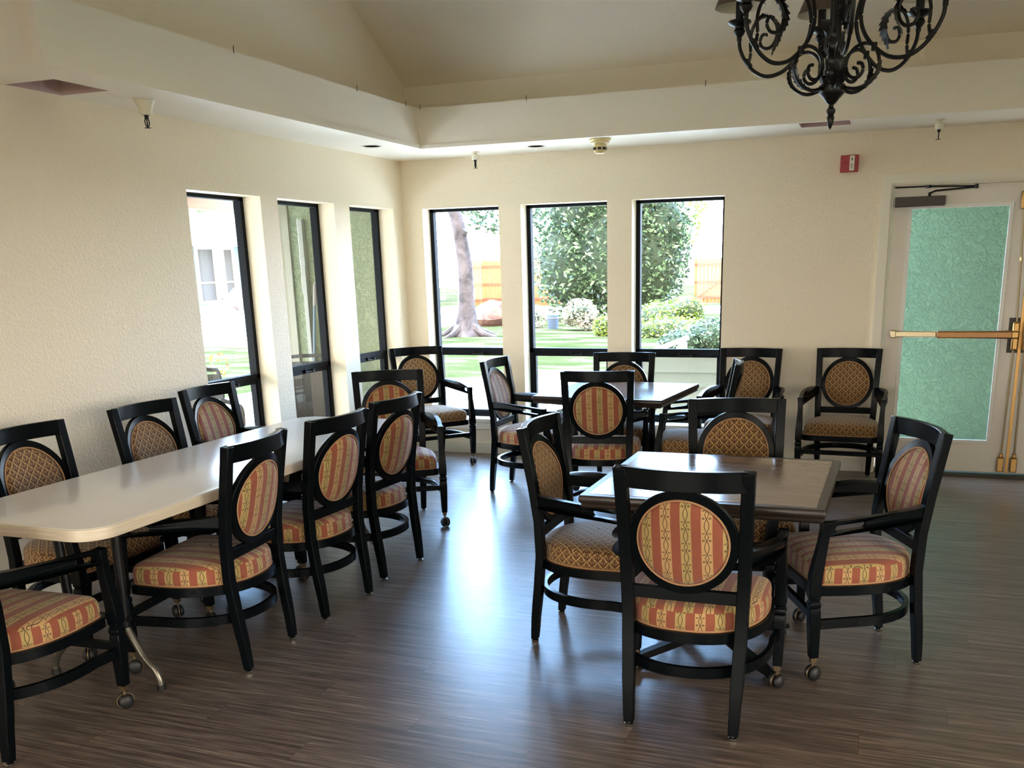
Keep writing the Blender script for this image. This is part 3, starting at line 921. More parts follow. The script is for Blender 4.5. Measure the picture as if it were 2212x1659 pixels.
def make_chair(fab, label, group):
    T = thing('dining_armchair', label, 'chair', (0, 0, 0), 0, group)
    # cushion -------------------------------------------------
    O = outline(.252, .262, -.186)
    n = len(O)
    m = MB()
    cy = 0.04
    lev = [(.985, .372), (1.0, .378), (1.012, .395), (1.012, .415), (1.0, .432), (.985, .440)]
    def ring(sc): return [((x)*sc, cy+(y-cy)*sc) for x, y in O]
    per = [0.0]
    for i in range(n): per.append(per[-1]+math.dist(O[i], O[(i+1) % n]))
    for (s0, z0), (s1, z1) in zip(lev, lev[1:]):
        A, B = ring(s0), ring(s1)
        for i in range(n):
            j = (i+1) % n
            m.add([(A[i][0], A[i][1], z0), (A[j][0], A[j][1], z0), (B[j][0], B[j][1], z1), (B[i][0], B[i][1], z1)], [(0, 1, 2, 3)],
                  [[(per[i], z0), (per[i+1], z0), (per[i+1], z1), (per[i], z1)]])
    top = [(.985, .440), (.955, .449), (.88, .457), (.72, .466), (.5, .473), (.25, .477), (.02, .478)]
    for (s0, z0), (s1, z1) in zip(top, top[1:]):
        A, B = ring(s0), ring(s1)
        for i in range(n):
            j = (i+1) % n
            q = [A[i], A[j], B[j], B[i]]
            m.add([(q[0][0], q[0][1], z0), (q[1][0], q[1][1], z0), (q[2][0], q[2][1], z1), (q[3][0], q[3][1], z1)], [(0, 1, 2, 3)],
                  [[(p[0]+.016, p[1]) for p in q]])
    A = ring(.985)
    m.add([(x, y, .372) for x, y in A], [tuple(range(n))[::-1]], [[(x, y) for x, y in A][::-1]])
    seat = m.build('seat', fab, T, angle=60)
    w = MB(); w.tube([(x*1.006, cy+(y-cy)*1.006, .377) for x, y in O], .0035, 6, closed=True)
    # piping takes the fabric's tan
    w.build('piping', MPIPE, seat)
    # seat rim -------------------------------------------------
    m = MB()
    m.sweep([(x*1.0, cy+(y-cy)*1.0, .3555) for x, y in O], [(-.017, -.0195), (.010, -.0195), (.013, -.014), (.013, .010), (.008, .0185), (-.017, .0185)], (0, 0, 1), closed=True)
    Ai = ring(.98)
    m.add([(x, y, .366) for x, y in Ai]+[(x, y, .350) for x, y in Ai], [tuple(range(n)), tuple(range(n, 2*n))[::-1]])
    m.build('seat_frame', MLAC, T)
    # back frame -----------------------------------------------
    m = MB()
    xs = [-.205+.41*i/16 for i in range(17)]
    m.sweep([(x, bow(x, .91), .909) for x in xs], [(-.034, -.0125), (.0345, -.0125), (.0345, .0125), (-.034, .0125)], (0, 1, 0))
    m.sweep([(x, bow(x, .4975, .02), .4975) for x in [-.19+.38*i/12 for i in range(13)]], rect(.044, .022), (0, 1, 0))
    # oval ring
    N = 56; cz = .692
    outer, inner = (.183, .188), (.150, .152)
    vs = []; fs = []
    for i in range(N):
        a = 2*PI*i/N
        for (rx, rz), d in ((outer, .011), (outer, -.011), (inner, -.011), (inner, .011)):
            # thicken the outside edge where it meets rails
            x, z = rx*math.cos(a), cz+rz*math.sin(a)
            vs.append((x, bow(x, z)+d, z))
    for i in range(N):
        j = (i+1) % N
        for q in range(4):
            r = (q+1) % 4; fs.append((i*4+q, i*4+r, j*4+r, j*4+q))
    m.add(vs, fs)
    m.build('back_frame', MLAC, T, bevel=.0025)
    # oval pad -------------------------------------------------
    m = MB(); R = 9; rx, rz = .155, .157
    def P(ri, i, side):
        f = ri/R; a = 2*PI*i/N
        x, z = rx*f*math.cos(a), cz+rz*f*math.sin(a)
        th = .004+.024*math.sqrt(max(0, 1-f**3))
        return (x, bow(x, z)+side*th, z), (x, z)
    for side in (1, -1):
        for ri in range(R):
            for i in range(N):
                j = (i+1) % N
                if ri == 0:
                    q = [P(0, 0, side), P(1, i, side), P(1, j, side)]
                else:
                    q = [P(ri, i, side), P(ri+1, i, side), P(ri+1, j, side), P(ri, j, side)]
                # the circle of stripes on the pad is centred on a vine
                m.add([a for a, _ in q], [tuple(range(len(q)))], [[(b[0]+.016, b[1]) for _, b in q]])
    for i in range(N):
        j = (i+1) % N
        a, b, c, d = P(R, i, 1), P(R, j, 1), P(R, j, -1), P(R, i, -1)
        m.add([a[0], b[0], c[0], d[0]], [(0, 1, 2, 3)], [[a[1], b[1], c[1], d[1]]])
    pad = m.build('backrest', fab, T, angle=60)
    m = MB()
    for s in (1, -1):
        m.tube([(rx*math.cos(2*PI*i/N)*.985, bow(rx*.985*math.cos(2*PI*i/N), cz+rz*.985*math.sin(2*PI*i/N))+s*.0125, cz+rz*math.sin(2*PI*i/N)*.985) for i in range(N)], .0035, 6, closed=True)
    m.build('piping', MPIPE, pad)
    # legs -----------------------------------------------------
    for s in (-1, 1):
        m = MB(); zs = [.016, .06, .12, .18, .25, .32, .40, .47, .55, .63, .70, .78, .86, .942]
        sc = [(.80, .80)]+[(.86, .9)]+[(.9, .95)]+[(1, 1)]*11
        m.sweep([(s*postx(z), posty(z), z) for z in zs], rect(.043, .036), (0, 1, 0), scales=sc)
        leg = m.build('leg', MLAC, T, bevel=.003)
        g = MB(); g.lathe([(.0001, 0), (.014, .001), (.016, .005), (.016, .010), (.008, .014), (.008, .020)], 16, M=Matrix.Translation((s*postx(0), posty(0), 0)))
        g.build('glide', MSTEEL, leg)
    for s in (-1, 1):
        m = MB()
        path = [(.637, .278, .250), (.60, .277, .252), (.55, .2755, .258), (.48, .275, .270), (.42, .2755, .279), (.375, .276, .281), (.345, .276, .281)]
        m.sweep([(s*a, b, z) for z, a, b in path], rect(.040, .042), (0, 1, 0), scales=[(.95, .85), (.85, .8), (.8, .85), (.95, 1), (1.08, 1.06), (1.1, 1.08), (1.1, 1.08)])
        low = [(.345, 1.02), (.338, 1.02), (.334, .86), (.327, .84), (.322, 1.0), (.312, 1.06), (.303, 1.0), (.299, .9), (.292, 1.0), (.27, 1.04), (.2, .97), (.095, .80)]
        m.sweep([(s*.276, .280-.010*(.345-z)/.25, z) for z, k_ in low], rect(.042, .042), (0, 1, 0), scales=[k_ for z, k_ in low])
        leg = m.build('leg', MLAC, T, bevel=.0025, angle=30)
        g = MB()
        bx = s*.276; by = .270
        g.lathe([(.0001, .074), (.0155, .074), (.0175, .096), (.0001, .096)], 4, M=Matrix.Translation((bx, by, 0))@Matrix.Rotation(PI/4, 4, 'Z'))
        g.tube([(bx, by, .078), (bx, by, .052)], .006, 8)
        rot = random.uniform(0, 6.28)
        Mx = Matrix.Translation((bx, by, .031))@Matrix.Rotation(rot, 4, 'Z')
        g.ball((.0, .014, 0), (.029, .016, .031), 18, 12, mi=1, M=Mx)
        g.ball((.0, -.012, 0), (.027, .014, .028), 18, 12, mi=1, M=Mx)
        g.tube([(.030*math.cos(2*PI*i/20), .002, .030*math.sin(2*PI*i/20)) for i in range(20)], .0028, 6, closed=True, mi=0, M=Mx)
        g.build('caster', [MSTEELD, MRUBBER], leg)
    # arms -----------------------------------------------------
    for s in (-1, 1):
        ctr = spline([(.199, -.172, .640), (.236, -.135, .642), (.266, -.07, .640), (.282, .03, .632), (.284, .13, .622), (.280, .200, .613), (.279, .268, .607)], 6)
        L = [0.0]
        for a, b in zip(ctr, ctr[1:]): L.append(L[-1]+(b-a).length)
        tot = L[-1]
        def at(u):
            u = min(max(u, 0), tot)
            for i in range(len(L)-1):
                if u <= L[i+1]+1e-9:
                    f = (u-L[i])/(L[i+1]-L[i]); p = ctr[i].lerp(ctr[i+1], f); d = (ctr[min(i+2, len(ctr)-1)]-ctr[max(i-1, 0)]); return p, d.normalized()
            return ctr[-1], (ctr[-1]-ctr[-2]).normalized()
        hh = .0275
        nb = 26
        outer_ = [(tot*i/nb, -hh+(.006 if i in (0,) else 0)) for i in range(nb+1)]+[(tot*(nb-i)/nb, hh) for i in range(nb+1)]
        c0, c1, rr = tot-.155, tot-.062, .0125
        hole = [(c1+rr*math.sin(PI*i/10), rr*math.cos(PI*i/10)) for i in range(11)]+[(c0+(c1-c0)*(4-i)/5, -rr) for i in range(4)]+[(c0-rr*math.sin(PI*i/10), -rr*math.cos(PI*i/10)) for i in range(11)]+[(c0+(c1-c0)*(i+1)/5, rr) for i in range(4)]
        allp = outer_+hole
        tri = tessellate_polygon([[Vector((a, b, 0)) for a, b in outer_], [Vector((a, b, 0)) for a, b in hole]])
        def W3(uv, side):
            p, d = at(uv[0]); nrm = Vector((d.y, -d.x, 0)).normalized()*(1 if s > 0 else 1)
            th = .0135
            q = p+nrm*side*th+Vector((0, 0, uv[1]))
            return (s*q.x, q.y, q.z)
        m = MB(); K = len(allp)
        m.v = [Vector(W3(p, 1)) for p in allp]+[Vector(W3(p, -1)) for p in allp]
        F = [tuple(t_) for t_ in tri]+[tuple(K+q for q in t_)[::-1] for t_ in tri]
        no = len(outer_)
        for i in range(no): j = (i+1) % no; F.append((i, j, K+j, K+i))
        nh = len(hole)
        for i in range(nh): j = (i+1) % nh; F.append((no+i, no+j, K+no+j, K+no+i))
        m.f = [list(f) for f in F]; m.uv = [None]*len(F); m.mi = [0]*len(F)
        m.build('armrest', MLAC, T, angle=30)
    # stretchers ----------------------------------------------
    m = MB()
    O2 = [p for p in outline(.262, .262, -.188, e=2.2)]
    path = [p for p in O2 if True][:33]
    path = [(.272, .268)]+path[1:31]+[(-.272, .268)]
    path = [p for p in path]
    sec = [(-.011, -.019), (.008, -.019), (.011, -.014), (.011, -.004), (.007, -.001), (.007, .002), (.011, .005), (.011, .014), (.007, .019), (-.011, .019)]
    m.sweep([(x, y, .228) for x, y in path], sec, (0, 0, 1))
    m.tube([(-.262, .262, .252), (.262, .262, .252)], .0001, 4)
    m.sweep([(-.258, .268, .254), (.258, .268, .254)], rect(.022, .030), (0, 0, 1))
    m.build('stretcher', MLAC, T, angle=40)
    return T
MPIPE = plain('tan_piping', rgb(180, 136, 98), 0.8)
MSTEELD = plain('tarnished_brass', rgb(128, 112, 86), 0.4, 0.8)

CH_ = {}
def place(kind, x, y, deg, label, group):
    rz = math.radians(deg)-PI/2        # local +Y is the way the chair faces
    if kind not in CH_:
        c = make_chair(MSTRIPE if kind == 's' else MOGEE, label, group)
        CH_[kind] = c; c.location = (x, y, 0); c.rotation_euler = (0, 0, rz)
    else:
        c = dup(CH_[kind], (x, y, 0), rz, label, group)
    return c
GA, GB, GC, GD = 'armchairs round the near square table', 'armchairs round the far square table', 'armchairs along the long white table', 'spare armchairs against the back wall'
place('s', 3.353, -4.390, 89.8, 'striped armchair nearest the camera with its back turned, at the near square table', GA)
place('o', 2.777, -3.762, 0.1, 'gold patterned armchair at the left side of the near square table', GA)
place('s', 3.884, -3.642, 204.3, 'striped armchair turned out at the right side of the near square table', GA)
place('o', 3.322, -3.179, -77.9, 'gold patterned armchair on the far side of the near square table facing the camera', GA)
place('s', 2.214, -1.647, 100.6, 'dusky striped armchair with its back turned at the far square table', GB)
place('s', 1.515, -1.201, -1.2, 'striped armchair at the left side of the far square table', GB)
place('o', 2.125, -0.861, -84.2, 'gold patterned armchair behind the far square table in front of the middle window', GB)
place('o', 2.794, -1.227, 190.0, 'gold patterned armchair seen edge-on at the right side of the far square table', GB)
place('o', 2.961, -0.420, -93.0, 'gold patterned armchair against the wall right of the right back window', GD)
place('o', 3.668, -0.366, -92.1, 'gold patterned armchair against the wall next to the exit door', GD)
place('o', 0.384, -0.487, -42.7, 'gold patterned armchair set diagonally in the room corner', GD)
place('s', 1.066, -5.298, 93.6, 'striped armchair at the near end of the long white table, cut off at left', GC)
place('s', 1.361, -4.431, 185.7, 'striped armchair on the right side of the long white table, nearest the camera', GC)
place('s', 1.367, -3.784, 176.6, 'middle one of the three striped armchairs right of the long white table', GC)
place('s', 1.349, -3.184, 175.9, 'farthest of the three striped armchairs right of the long white table', GC)
place('s', 1.005, -2.233, -58.2, 'striped armchair at the far end of the long white table facing the camera', GC)
place('s', 0.425, -2.974, -0.8, 'striped armchair between the long white table and the left wall under the window', GC)
place('o', 0.580, -3.672, -0.7, 'gold patterned armchair between the long white table and the left wall, middle of three', GC)
place('o', 0.572, -4.418, 0.0, 'gold patterned armchair between the long white table and the left wall, nearest the camera', GC)

# ------------------------------------------------------------------ square pedestal tables
def square_table(x, y, rz, label):
    T = thing('square_dining_table', label, 'table', (x, y, 0), rz, 'dark square dining tables')
    h = .449; z1 = .745
    def slab_(mb, a, z0, z1_, r=.006, mi=0):
        n = 6
        pts = []
        for cx, cy_, a0 in ((a-r, a-r, 0), (-a+r, a-r, PI/2), (-a+r, -a+r, PI), (a-r, -a+r, 1.5*PI)):
            for i in range(n+1): t = a0+PI/2*i/n; pts.append((cx+r*math.cos(t), cy_+r*math.sin(t)))
        k_ = len(pts)
        rings = [(0.985, z0), (1.0, z0+.008), (1.003, (z0+z1_)/2), (1.0, z1_-.006), (.992, z1_)]
        vs = [(px*s_, py*s_, z) for s_, z in rings for px, py in pts]
        fs = [(j*k_+i, j*k_+(i+1) % k_, (j+1)*k_+(i+1) % k_, (j+1)*k_+i) for j in range(len(rings)-1) for i in range(k_)]
        fs += [tuple(range(k_))[::-1], tuple((len(rings)-1)*k_+i for i in range(k_))]
        mb.add(vs, fs, mi=mi)
    m = MB(); slab_(m, h, z1-.034, z1-.0005); e = m.build('edge_band', MTEDGE, T)
    m = MB(); m.box(-h+.034, h-.034, -h+.034, h-.034, z1-.004, z1+.0006); m.build('table_top', MTTOP, T, smooth=False)
    m = MB(); slab_(m, h-.006, z1-.052, z1-.0345); m.build('under_board', MTEDGE, T)
    m = MB(); m.lathe([(.17, z1-.052), (.17, z1-.066), (.06, z1-.075), (.042, z1-.09), (.042, .14), (.065, .10), (.065, .06), (.04, .055)], 28); m.build('column', MBLKMET, T)
    for i in range(4):
        a = PI/4+i*PI/2
        m = MB()
        p = [(.03, 0, .095), (.10, 0, .085), (.22, 0, .062), (.33, 0, .045), (.385, 0, .034)]
        m.sweep(p, [(-.028, -.012), (.028, -.012), (.03, .0), (.018, .014), (-.018, .014), (-.03, 0)], (0, 0, 1), scales=[1.1, 1.05, 1, .95, .7], M=Matrix.Rotation(a, 4, 'Z'))
        f = m.build('foot', MBLKMET, T)
        g = MB(); g.lathe([(.0001, 0), (.018, 0), (.018, .014), (.007, .016), (.007, .036)], 14, M=Matrix.Rotation(a, 4, 'Z')@Matrix.Translation((.362, 0, 0)))
        g.build('leveller', MRUBBER, f)
    return T
square_table(3.334, -3.803, -.005, 'dark brown square table in the right foreground with four armchairs')
square_table(2.213, -1.221, -.077, 'dark square table farther back in front of the middle window')

# ------------------------------------------------------------------ long white table
T = thing('long_dining_table', 'long white laminate table with rounded corners along the left wall', 'table', (1.068, -3.95, 0))
hx, hy, r = .384, 1.225, .115
pts = []
for cx, cy_, a0 in ((hx-r, hy-r, 0), (-hx+r, hy-r, PI/2), (-hx+r, -hy+r, PI), (hx-r, -hy+r, 1.5*PI)):
    for i in range(11): t = a0+PI/2*i/10; pts.append((cx+r*math.cos(t), cy_+r*math.sin(t)))
def rslab(name, matl, rings, parent, top=True, bottom=True):
    k_ = len(pts); m = MB()
    off = []
    for d, z in rings:
        for i, (px, py) in enumerate(pts):
            a, b = Vector(pts[i-1]), Vector(pts[(i+1) % k_]); e = (b-a).normalized(); nn = Vector((e.y, -e.x))
            off.append((px-nn.x*d, py-nn.y*d, z))
    fs = [(j*k_+i, j*k_+(i+1) % k_, (j+1)*k_+(i+1) % k_, (j+1)*k_+i) for j in range(len(rings)-1) for i in range(k_)]
    if bottom: fs.append(tuple(range(k_))[::-1])
    if top: fs.append(tuple((len(rings)-1)*k_+i for i in range(k_)))
    m.add(off, fs); return m.build(name, matl, parent)
rslab('edge_band', MLAMEDGE, [(.012, .700), (.003, .7005), (0, .703), (0, .738), (.002, .7425), (.006, .7435)], T)
rslab('table_top', MLAM, [(.006, .7434), (.007, .7452), (.008, .7454)], T, bottom=False)
m = MB(); m.box(-.30, .30, -1.10, 1.10, .672, .700); m.build('under_frame', MBLKMET, T, smooth=False)
for s in (-1, 1):
    m = MB(); yy = s*.885
    for dx in (-.135, .135):
        m.tube([(dx*1.1, yy, .68), (dx, yy, .25)], .019, 12)
    m.tube([(-.16, yy, .285), (.16, yy, .285)], .014, 10)
    m.tube([(-.25, yy, .665), (.25, yy, .665)], .016, 10)
    lg = m.build('leg', MBLKMET, T)
    for q in (-1, 1):
        m = MB()
        m.tube(spline([(q*.10, yy, .33), (q*.145, yy, .235), (q*.20, yy, .135), (q*.245, yy, .085), (q*.264, yy, .045), (q*.268, yy, .016)], 6), .0145, 12)
        ft = m.build('foot', MTUBE, lg)
        m = MB() 
    m = MB()
    for q in (-1, 1): m.lathe([(.0001, 0), (.018, 0), (.018, .020), (.0001, .022)], 14, M=Matrix.Translation((q*.268, yy, 0)))
    m.build('foot_cap', MRUBBER, lg)

# ------------------------------------------------------------------ chandelier
CX, CY, CZ = 3.669, -3.42, 2.068
CT = thing('chandelier', 'black wrought iron chandelier with scrolled leafy arms hanging near the top right', 'chandelier', (CX, CY, CZ))
m = MB()
m.lathe([(.0001, 0), (.006, .008), (.012, .024), (.0145, .045), (.011, .052), (.017, .062), (.018, .072), (.010, .080), (.009, .090),
         (.018, .096), (.030, .112), (.046, .128), (.050, .140), (.050, .158), (.040, .164), (.040, .178), (.026, .186), (.020, .20), (.014, .23), (.022, .25), (.022, .27),
         (.012, .29), (.011, .55), (.020, .58), (.024, .62), (.012, .66), (.012, .85), (.05, .88), (.05, .91), (.014, .94), (.014, .97), (.0001, .98)], 28)
# leaf crown round the hub
def leaf(m, pts, width, nrm, teeth=7):
    """serrated leaf ribbon along pts with a raised mid rib"""
    P = [Vector(p) for p in pts]; n = len(P); nv = Vector(nrm).normalized()
    for sgn in (1, -1):
        last = None
        for i in range(n):
            T_ = (P[min(i+1, n-1)]-P[max(i-1, 0)]).normalized()
            f = i/(n-1)
            w = width*math.sin(PI*min(1, .12+f*.95))**.7 if f < .95 else 0
            saw = 1.0 if i % 2 else .58
            o_ = P[i]+nv*sgn*w*saw+T_*(.010 if i % 2 else 0)
            c = P[i]
            if last: m.add([last[0], c, o_, last[1]], [(0, 1, 2, 3)])
            last = (c, o_)
for i in range(6):
    a = PI/6+i*PI/3
    R = Matrix.Rotation(a, 4, 'Z')
    pl = spline([(.040, 0, .165), (.055, 0, .195), (.050, 0, .235), (.062, 0, .262)], 4)
    leaf(m, [R@Vector(p) for p in pl], .020, R@Vector((0, 1, 0)))
    pl = spline([(.018, 0, .26), (.038, 0, .29), (.034, 0, .33), (.045, 0, .35)], 4)
    leaf(m, [R@Vector(p) for p in pl], .018, R@Vector((0, 1, 0)))
m.lathe([(.0001, .30), (.012, .30), (.014, .33), (.002, .42)], 12)
m.build('centre_column', MIRON, CT)
PHI0 = math.atan2(CY-CAM.y, CX-CAM.x)      # away from the viewer
for i in range(6):
    az = PHI0+math.radians(8)+i*PI/3
    R = Matrix.Rotation(az, 4, 'Z')
    m = MB()
    def rz(l, n=7): return [R@p for p in spline([Vector((a, 0, b)) for a, b in l], n)]
    # main arm: long stem, clasp, deep U, cup
    m.tube(rz([(.03, .88), (.075, .80), (.13, .70), (.150, .60), (.135, .52), (.105, .44), (.098, .38), (.115, .325), (.155, .275), (.21, .235), (.275, .226), (.33, .250), (.372, .295), (.396, .34), (.402, .378)]), .0078, 8)
    # lower S scroll
    m.tube(rz([(.04, .150), (.09, .138), (.135, .150), (.170, .185), (.176, .230), (.158, .272), (.120, .292), (.080, .280), (.054, .248), (.052, .208), (.072, .180), (.100, .178), (.117, .198), (.112, .222), (.094, .228)]), .0068, 8)
    # upper inward scroll
    m.tube(rz([(.358, .280), (.350, .32), (.352, .375), (.338, .42), (.306, .446), (.266, .438), (.240, .405), (.240, .362), (.262, .332), (.294, .332), (.310, .355), (.300, .380), (.280, .378)]), .0066, 8)
    m.lathe([(.011, -.014), (.011, .014)], 10, M=R@Matrix.Translation((.155, 0, .275)))
    m.lathe([(.011, -.018), (.011, .018)], 10, M=R@Matrix.Translation((.360, 0, .284))@Matrix.Rotation(.7, 4, 'Y'))
    leaf(m, rz([(.06, .142), (.12, .142), (.165, .172), (.182, .218), (.168, .262)], 5), .028, R@Vector((0, 1, 0)))
    leaf(m, rz([(.335, .435), (.29, .455), (.248, .430), (.228, .388), (.233, .350), (.252, .318), (.258, .29)], 4), .030, R@Vector((0, 1, 0)))
    leaf(m, rz([(.100, .43), (.094, .38), (.108, .33)], 5), .010, R@Vector((0, 1, 0)))
    arm = m.build('arm', MIRON, CT)
    Mx = R@Matrix.Translation((.402, 0, .375))
    m = MB()
    m.lathe([(.0001, -.004), (.010, -.002), (.010, .012), (.020, .024), (.024, .034), (.018, .044), (.020, .050), (.040, .058), (.048, .066), (.045, .072), (.020, .078), (.0001, .078)], 20, M=Mx)
    m.build('candle_cup', MIRON, arm)
    m = MB(); m.lathe([(.0165, .076), (.0165, .165), (.0001, .165)], 16, M=Mx); m.build('candle_sleeve', MBLKMET, arm)
    m = MB(); m.lathe([(.100, .122), (.052, .235)], 32, mi=0, M=Mx); m.lathe([(.0985, .1215), (.0508, .2345)], 32, mi=1, M=Mx)
    m.f = [f for f in m.f if len(f) == 4]; m.mi = m.mi[:len(m.f)]; m.uv = [None]*len(m.f); m.mi = [0]*(len(m.f)//2)+[1]*(len(m.f)//2)
    m.build('lamp_shade', [MSHADE, MSHADEIN], arm, merge=False)
m = MB()
zc = .98
top_z = ZR-CZ
nl = int((top_z-zc-.05)/.042)
for i in range(nl):
    Mx = Matrix.Translation((0, 0, zc+.02+i*.042))@Matrix.Rotation(PI/2*(i % 2), 4, 'Z')
    m.tube([(.011*math.cos(2*PI*j/12), 0, .026*math.sin(2*PI*j/12)) for j in range(12)], .003, 6, closed=True, M=Mx)
m.build('chain', MIRON, CT)
m = MB(); m.lathe([(.0001, top_z-.09), (.02, top_z-.085), (.065, top_z-.06), (.07, top_z-.04), (.07, top_z-.0)], 24); m.build('ceiling_canopy', MIRON, CT)

# ------------------------------------------------------------------ outside: ground and walls
mb = MB(); mb.box(-4.5, 14, 0.2, 5.8, -.25, -.06); mb.box(-4.5, -.2, -12, .2, -.25, -.06)
mb.build('patio', MCONC, smooth=False, kind='structure')
mb = MB(); mb.box(-60, 40, 5.8, 70, -.3, -.15); mb.box(-60, -4.5, -40, 5.8, -.3, -.15); mb.box(7.7, 40, -40, 5.8, -.3, -.15); mb.box(-4.5, 7.7, -40, -11.2, -.3, -.15)
mb.build('ground', MLAWN, smooth=False, kind='structure')
mb = MB(); mb.box(-60, -13.5, -10, 24, -.16, -.12); mb.box(-30, 10, 25.5, 31, -.16, -.12); mb.box(-13.5, -8.6, 11.5, 30, -.16, -.11)
mb.build('gravel_path', MCONC, smooth=False, kind='structure')

mb = MB(); mb.box(-1.34, -.2, .15, .30, -.06, 2.6)
mb.build('wall_stucco_wing', MSTUC, smooth=False, kind='structure')
mb = MB(); mb.box(-1.60, -1.225, .125, .300, -.06, 2.6)
mb.build('trim_4', MPOST, smooth=False, kind='structure')
t = thing('downspout', 'white jointed downspout on the green stucco wall outside the middle left window', 'downspout', (-1.08, .12, 0))
m = MB()
m.box(-.022, .022, -.03, .028, 1.66, 2.02); m.box(-.027, .027, -.034, .028, 1.62, 1.70); m.box(-.020, .020, -.028, .028, .70, 1.62)
m.build('pipe', MPIPEP, t, smooth=False, bevel=.004)
t = thing('broom', 'blue handled broom with grey grip leaning on the green stucco wall outside', 'broom', (-1.0, .05, -.06))
m = MB(); m.tube([(-.09, 0, .10), (.0, .055, 1.36)], .0125, 10); m.build('handle', MBLUE, t)
m = MB(); m.tube([(.0, .055, 1.33), (.014, .064, 1.52)], .0165, 10); m.build('grip', MGREYGRIP, t)
m = MB(); m.box(-.22, .04, -.03, .03, 0, .13); m.build('bristles', MGREYGRIP, t, smooth=False, bevel=.01)

mb = MB(); mb.box(3.2, 9.5, 1.55, 1.75, -.06, 3.0)
mb.build('wall_mint_stucco', MSTUC2, smooth=False, kind='structure')
mb = MB(); mb.box(3.15, 9.6, 0.2, 1.9, 2.50, 2.56); mb.box(9.3, 9.5, .2, 1.6, -.06, 2.5)  # unseen roof outside the door, added to keep the mint wall in shade
mb.build('unseen_shade_roof', MWHITE, smooth=False, kind='structure')

# porch roof and beam on the left side
mb = MB(); mb.add([(-.2, -8, 2.62), (-.2, .6, 2.62), (-2.75, .6, 2.44), (-2.75, -8, 2.44), (-.2, -8, 2.66), (-.2, .6, 2.66), (-2.75, .6, 2.48), (-2.75, -8, 2.48)],
                  [(0, 1, 2, 3), (4, 7, 6, 5), (0, 4, 5, 1), (1, 5, 6, 2), (2, 6, 7, 3), (3, 7, 4, 0)])
mb.build('porch_roof', MGREENBD, smooth=False, kind='structure')
t = thing('porch_beam', 'orange wooden porch beam seen at the top of the left window', 'beam', (-2.3, 0, 2.16))
m = MB(); m.box(-.07, .07, -8, .6, 0, .29); m.build('timber', MBEAM, t, smooth=False, bevel=.004)
m = MB(); m.box(-.55, -.50, -8, 1.3, -.075+.02, .20)
for yy in [-.9+.6*i for i in range(5)]: m.box(-.52, .0, yy, yy+.05, .02, .18)
m.build('rafter_tails', MGREENBD, t, smooth=False)

# cream siding box and handrail outside the right back window
t = thing('siding_wall', 'low cream lap siding wall outside the right back window', 'low wall', (0, 1.2, -.06))
m = MB()
m.box(1.78, 3.15, .02, .14, 0, .80)
for i in range(6):
    z0 = .0+i*.132
    m.add([(1.76, -.022, z0), (3.15, -.022, z0), (3.15, .010, z0+.138), (1.76, .010, z0+.138), (1.76, .03, z0), (3.15, .03, z0)], [(0, 1, 2, 3), (0, 4, 5, 1)])
m.build('lap_boards', MSIDING, t, smooth=False, merge=False)
m = MB(); m.box(1.72, 3.2, -.03, .17, .80, .84); m.build('cap_board', MWHITE, t, smooth=False, bevel=.004)
t = thing('handrail', 'white handrail end sloping behind the siding wall', 'handrail', (0, 0, 0))
m = MB()
for dy in (0, .16):
    m.sweep([(1.50, 1.9+dy, .64), (2.02, 2.05+dy, .84)], rect(.09, .04), (0, 0, 1))
m.build('top_rail', MWHITE, t, smooth=False)
m = MB()
for x, y in ((1.56, 1.95), (1.98, 2.1)): m.box(x-.04, x+.04, y-.04, y+.04, -.06, .66 if x < 1.7 else .80)
m.build('post', MWHITE, t, smooth=False)

# neighbour building
t = thing('neighbour_building', 'pale aqua building with white framed windows far beyond the left window', 'building', (-20, 0, 0))
m = MB(); m.box(-6, 0, 10, 40, -.3, 2.52); m.build('wall', MSTUC3, t, smooth=False)
m = MB(); m.add([(.7, 9, 2.50), (.7, 41, 2.50), (-8, 41, 5.0), (-8, 9, 5.0), (.7, 9, 2.62), (.7, 41, 2.62), (-8, 41, 5.12), (-8, 9, 5.12)],
                [(0, 3, 2, 1), (4, 5, 6, 7), (0, 1, 5, 4), (1, 2, 6, 5), (2, 3, 7, 6), (3, 0, 4, 7)])
m.build('roof', MROOF, t, smooth=False)
for y0, y1 in ((22.15, 23.02), (23.22, 24.14), (25.2, 26.1), (20.6, 21.5)):
    m = MB(); z0, z1 = .56, 2.40; f_ = .11
    m.box(0, .06, y0-f_, y0, z0-f_, z1+f_); m.box(0, .06, y1, y1+f_, z0-f_, z1+f_); m.box(0, .06, y0, y1, z0-f_, z0); m.box(0, .06, y0, y1, z1, z1+f_); m.box(0, .05, y0, y1, 1.18, 1.24)
    w_ = m.build('window', MWHITE, t, smooth=False)
    m = MB(); m.box(.0, .012, y0, y1, z0, z1); m.build('pane', MCURT, w_, smooth=False)

# white picket fence in front of boulders
t = thing('picket_fence', 'low white picket fence in front of the grey boulders', 'fence', (-14.0, 15.9, -.15))
m = MB()
for i in range(30): 
    y = -1.5+i*.13
    m.box(-.015, .015, y-.03, y+.03, 0, .62+(.05 if i % 5 == 0 else 0)*3)
m.box(-.03, 0, -1.6, 2.4, .15, .21); m.box(-.03, 0, -1.6, 2.4, .45, .51)
m.build('pickets', MWHITE, t, smooth=False)

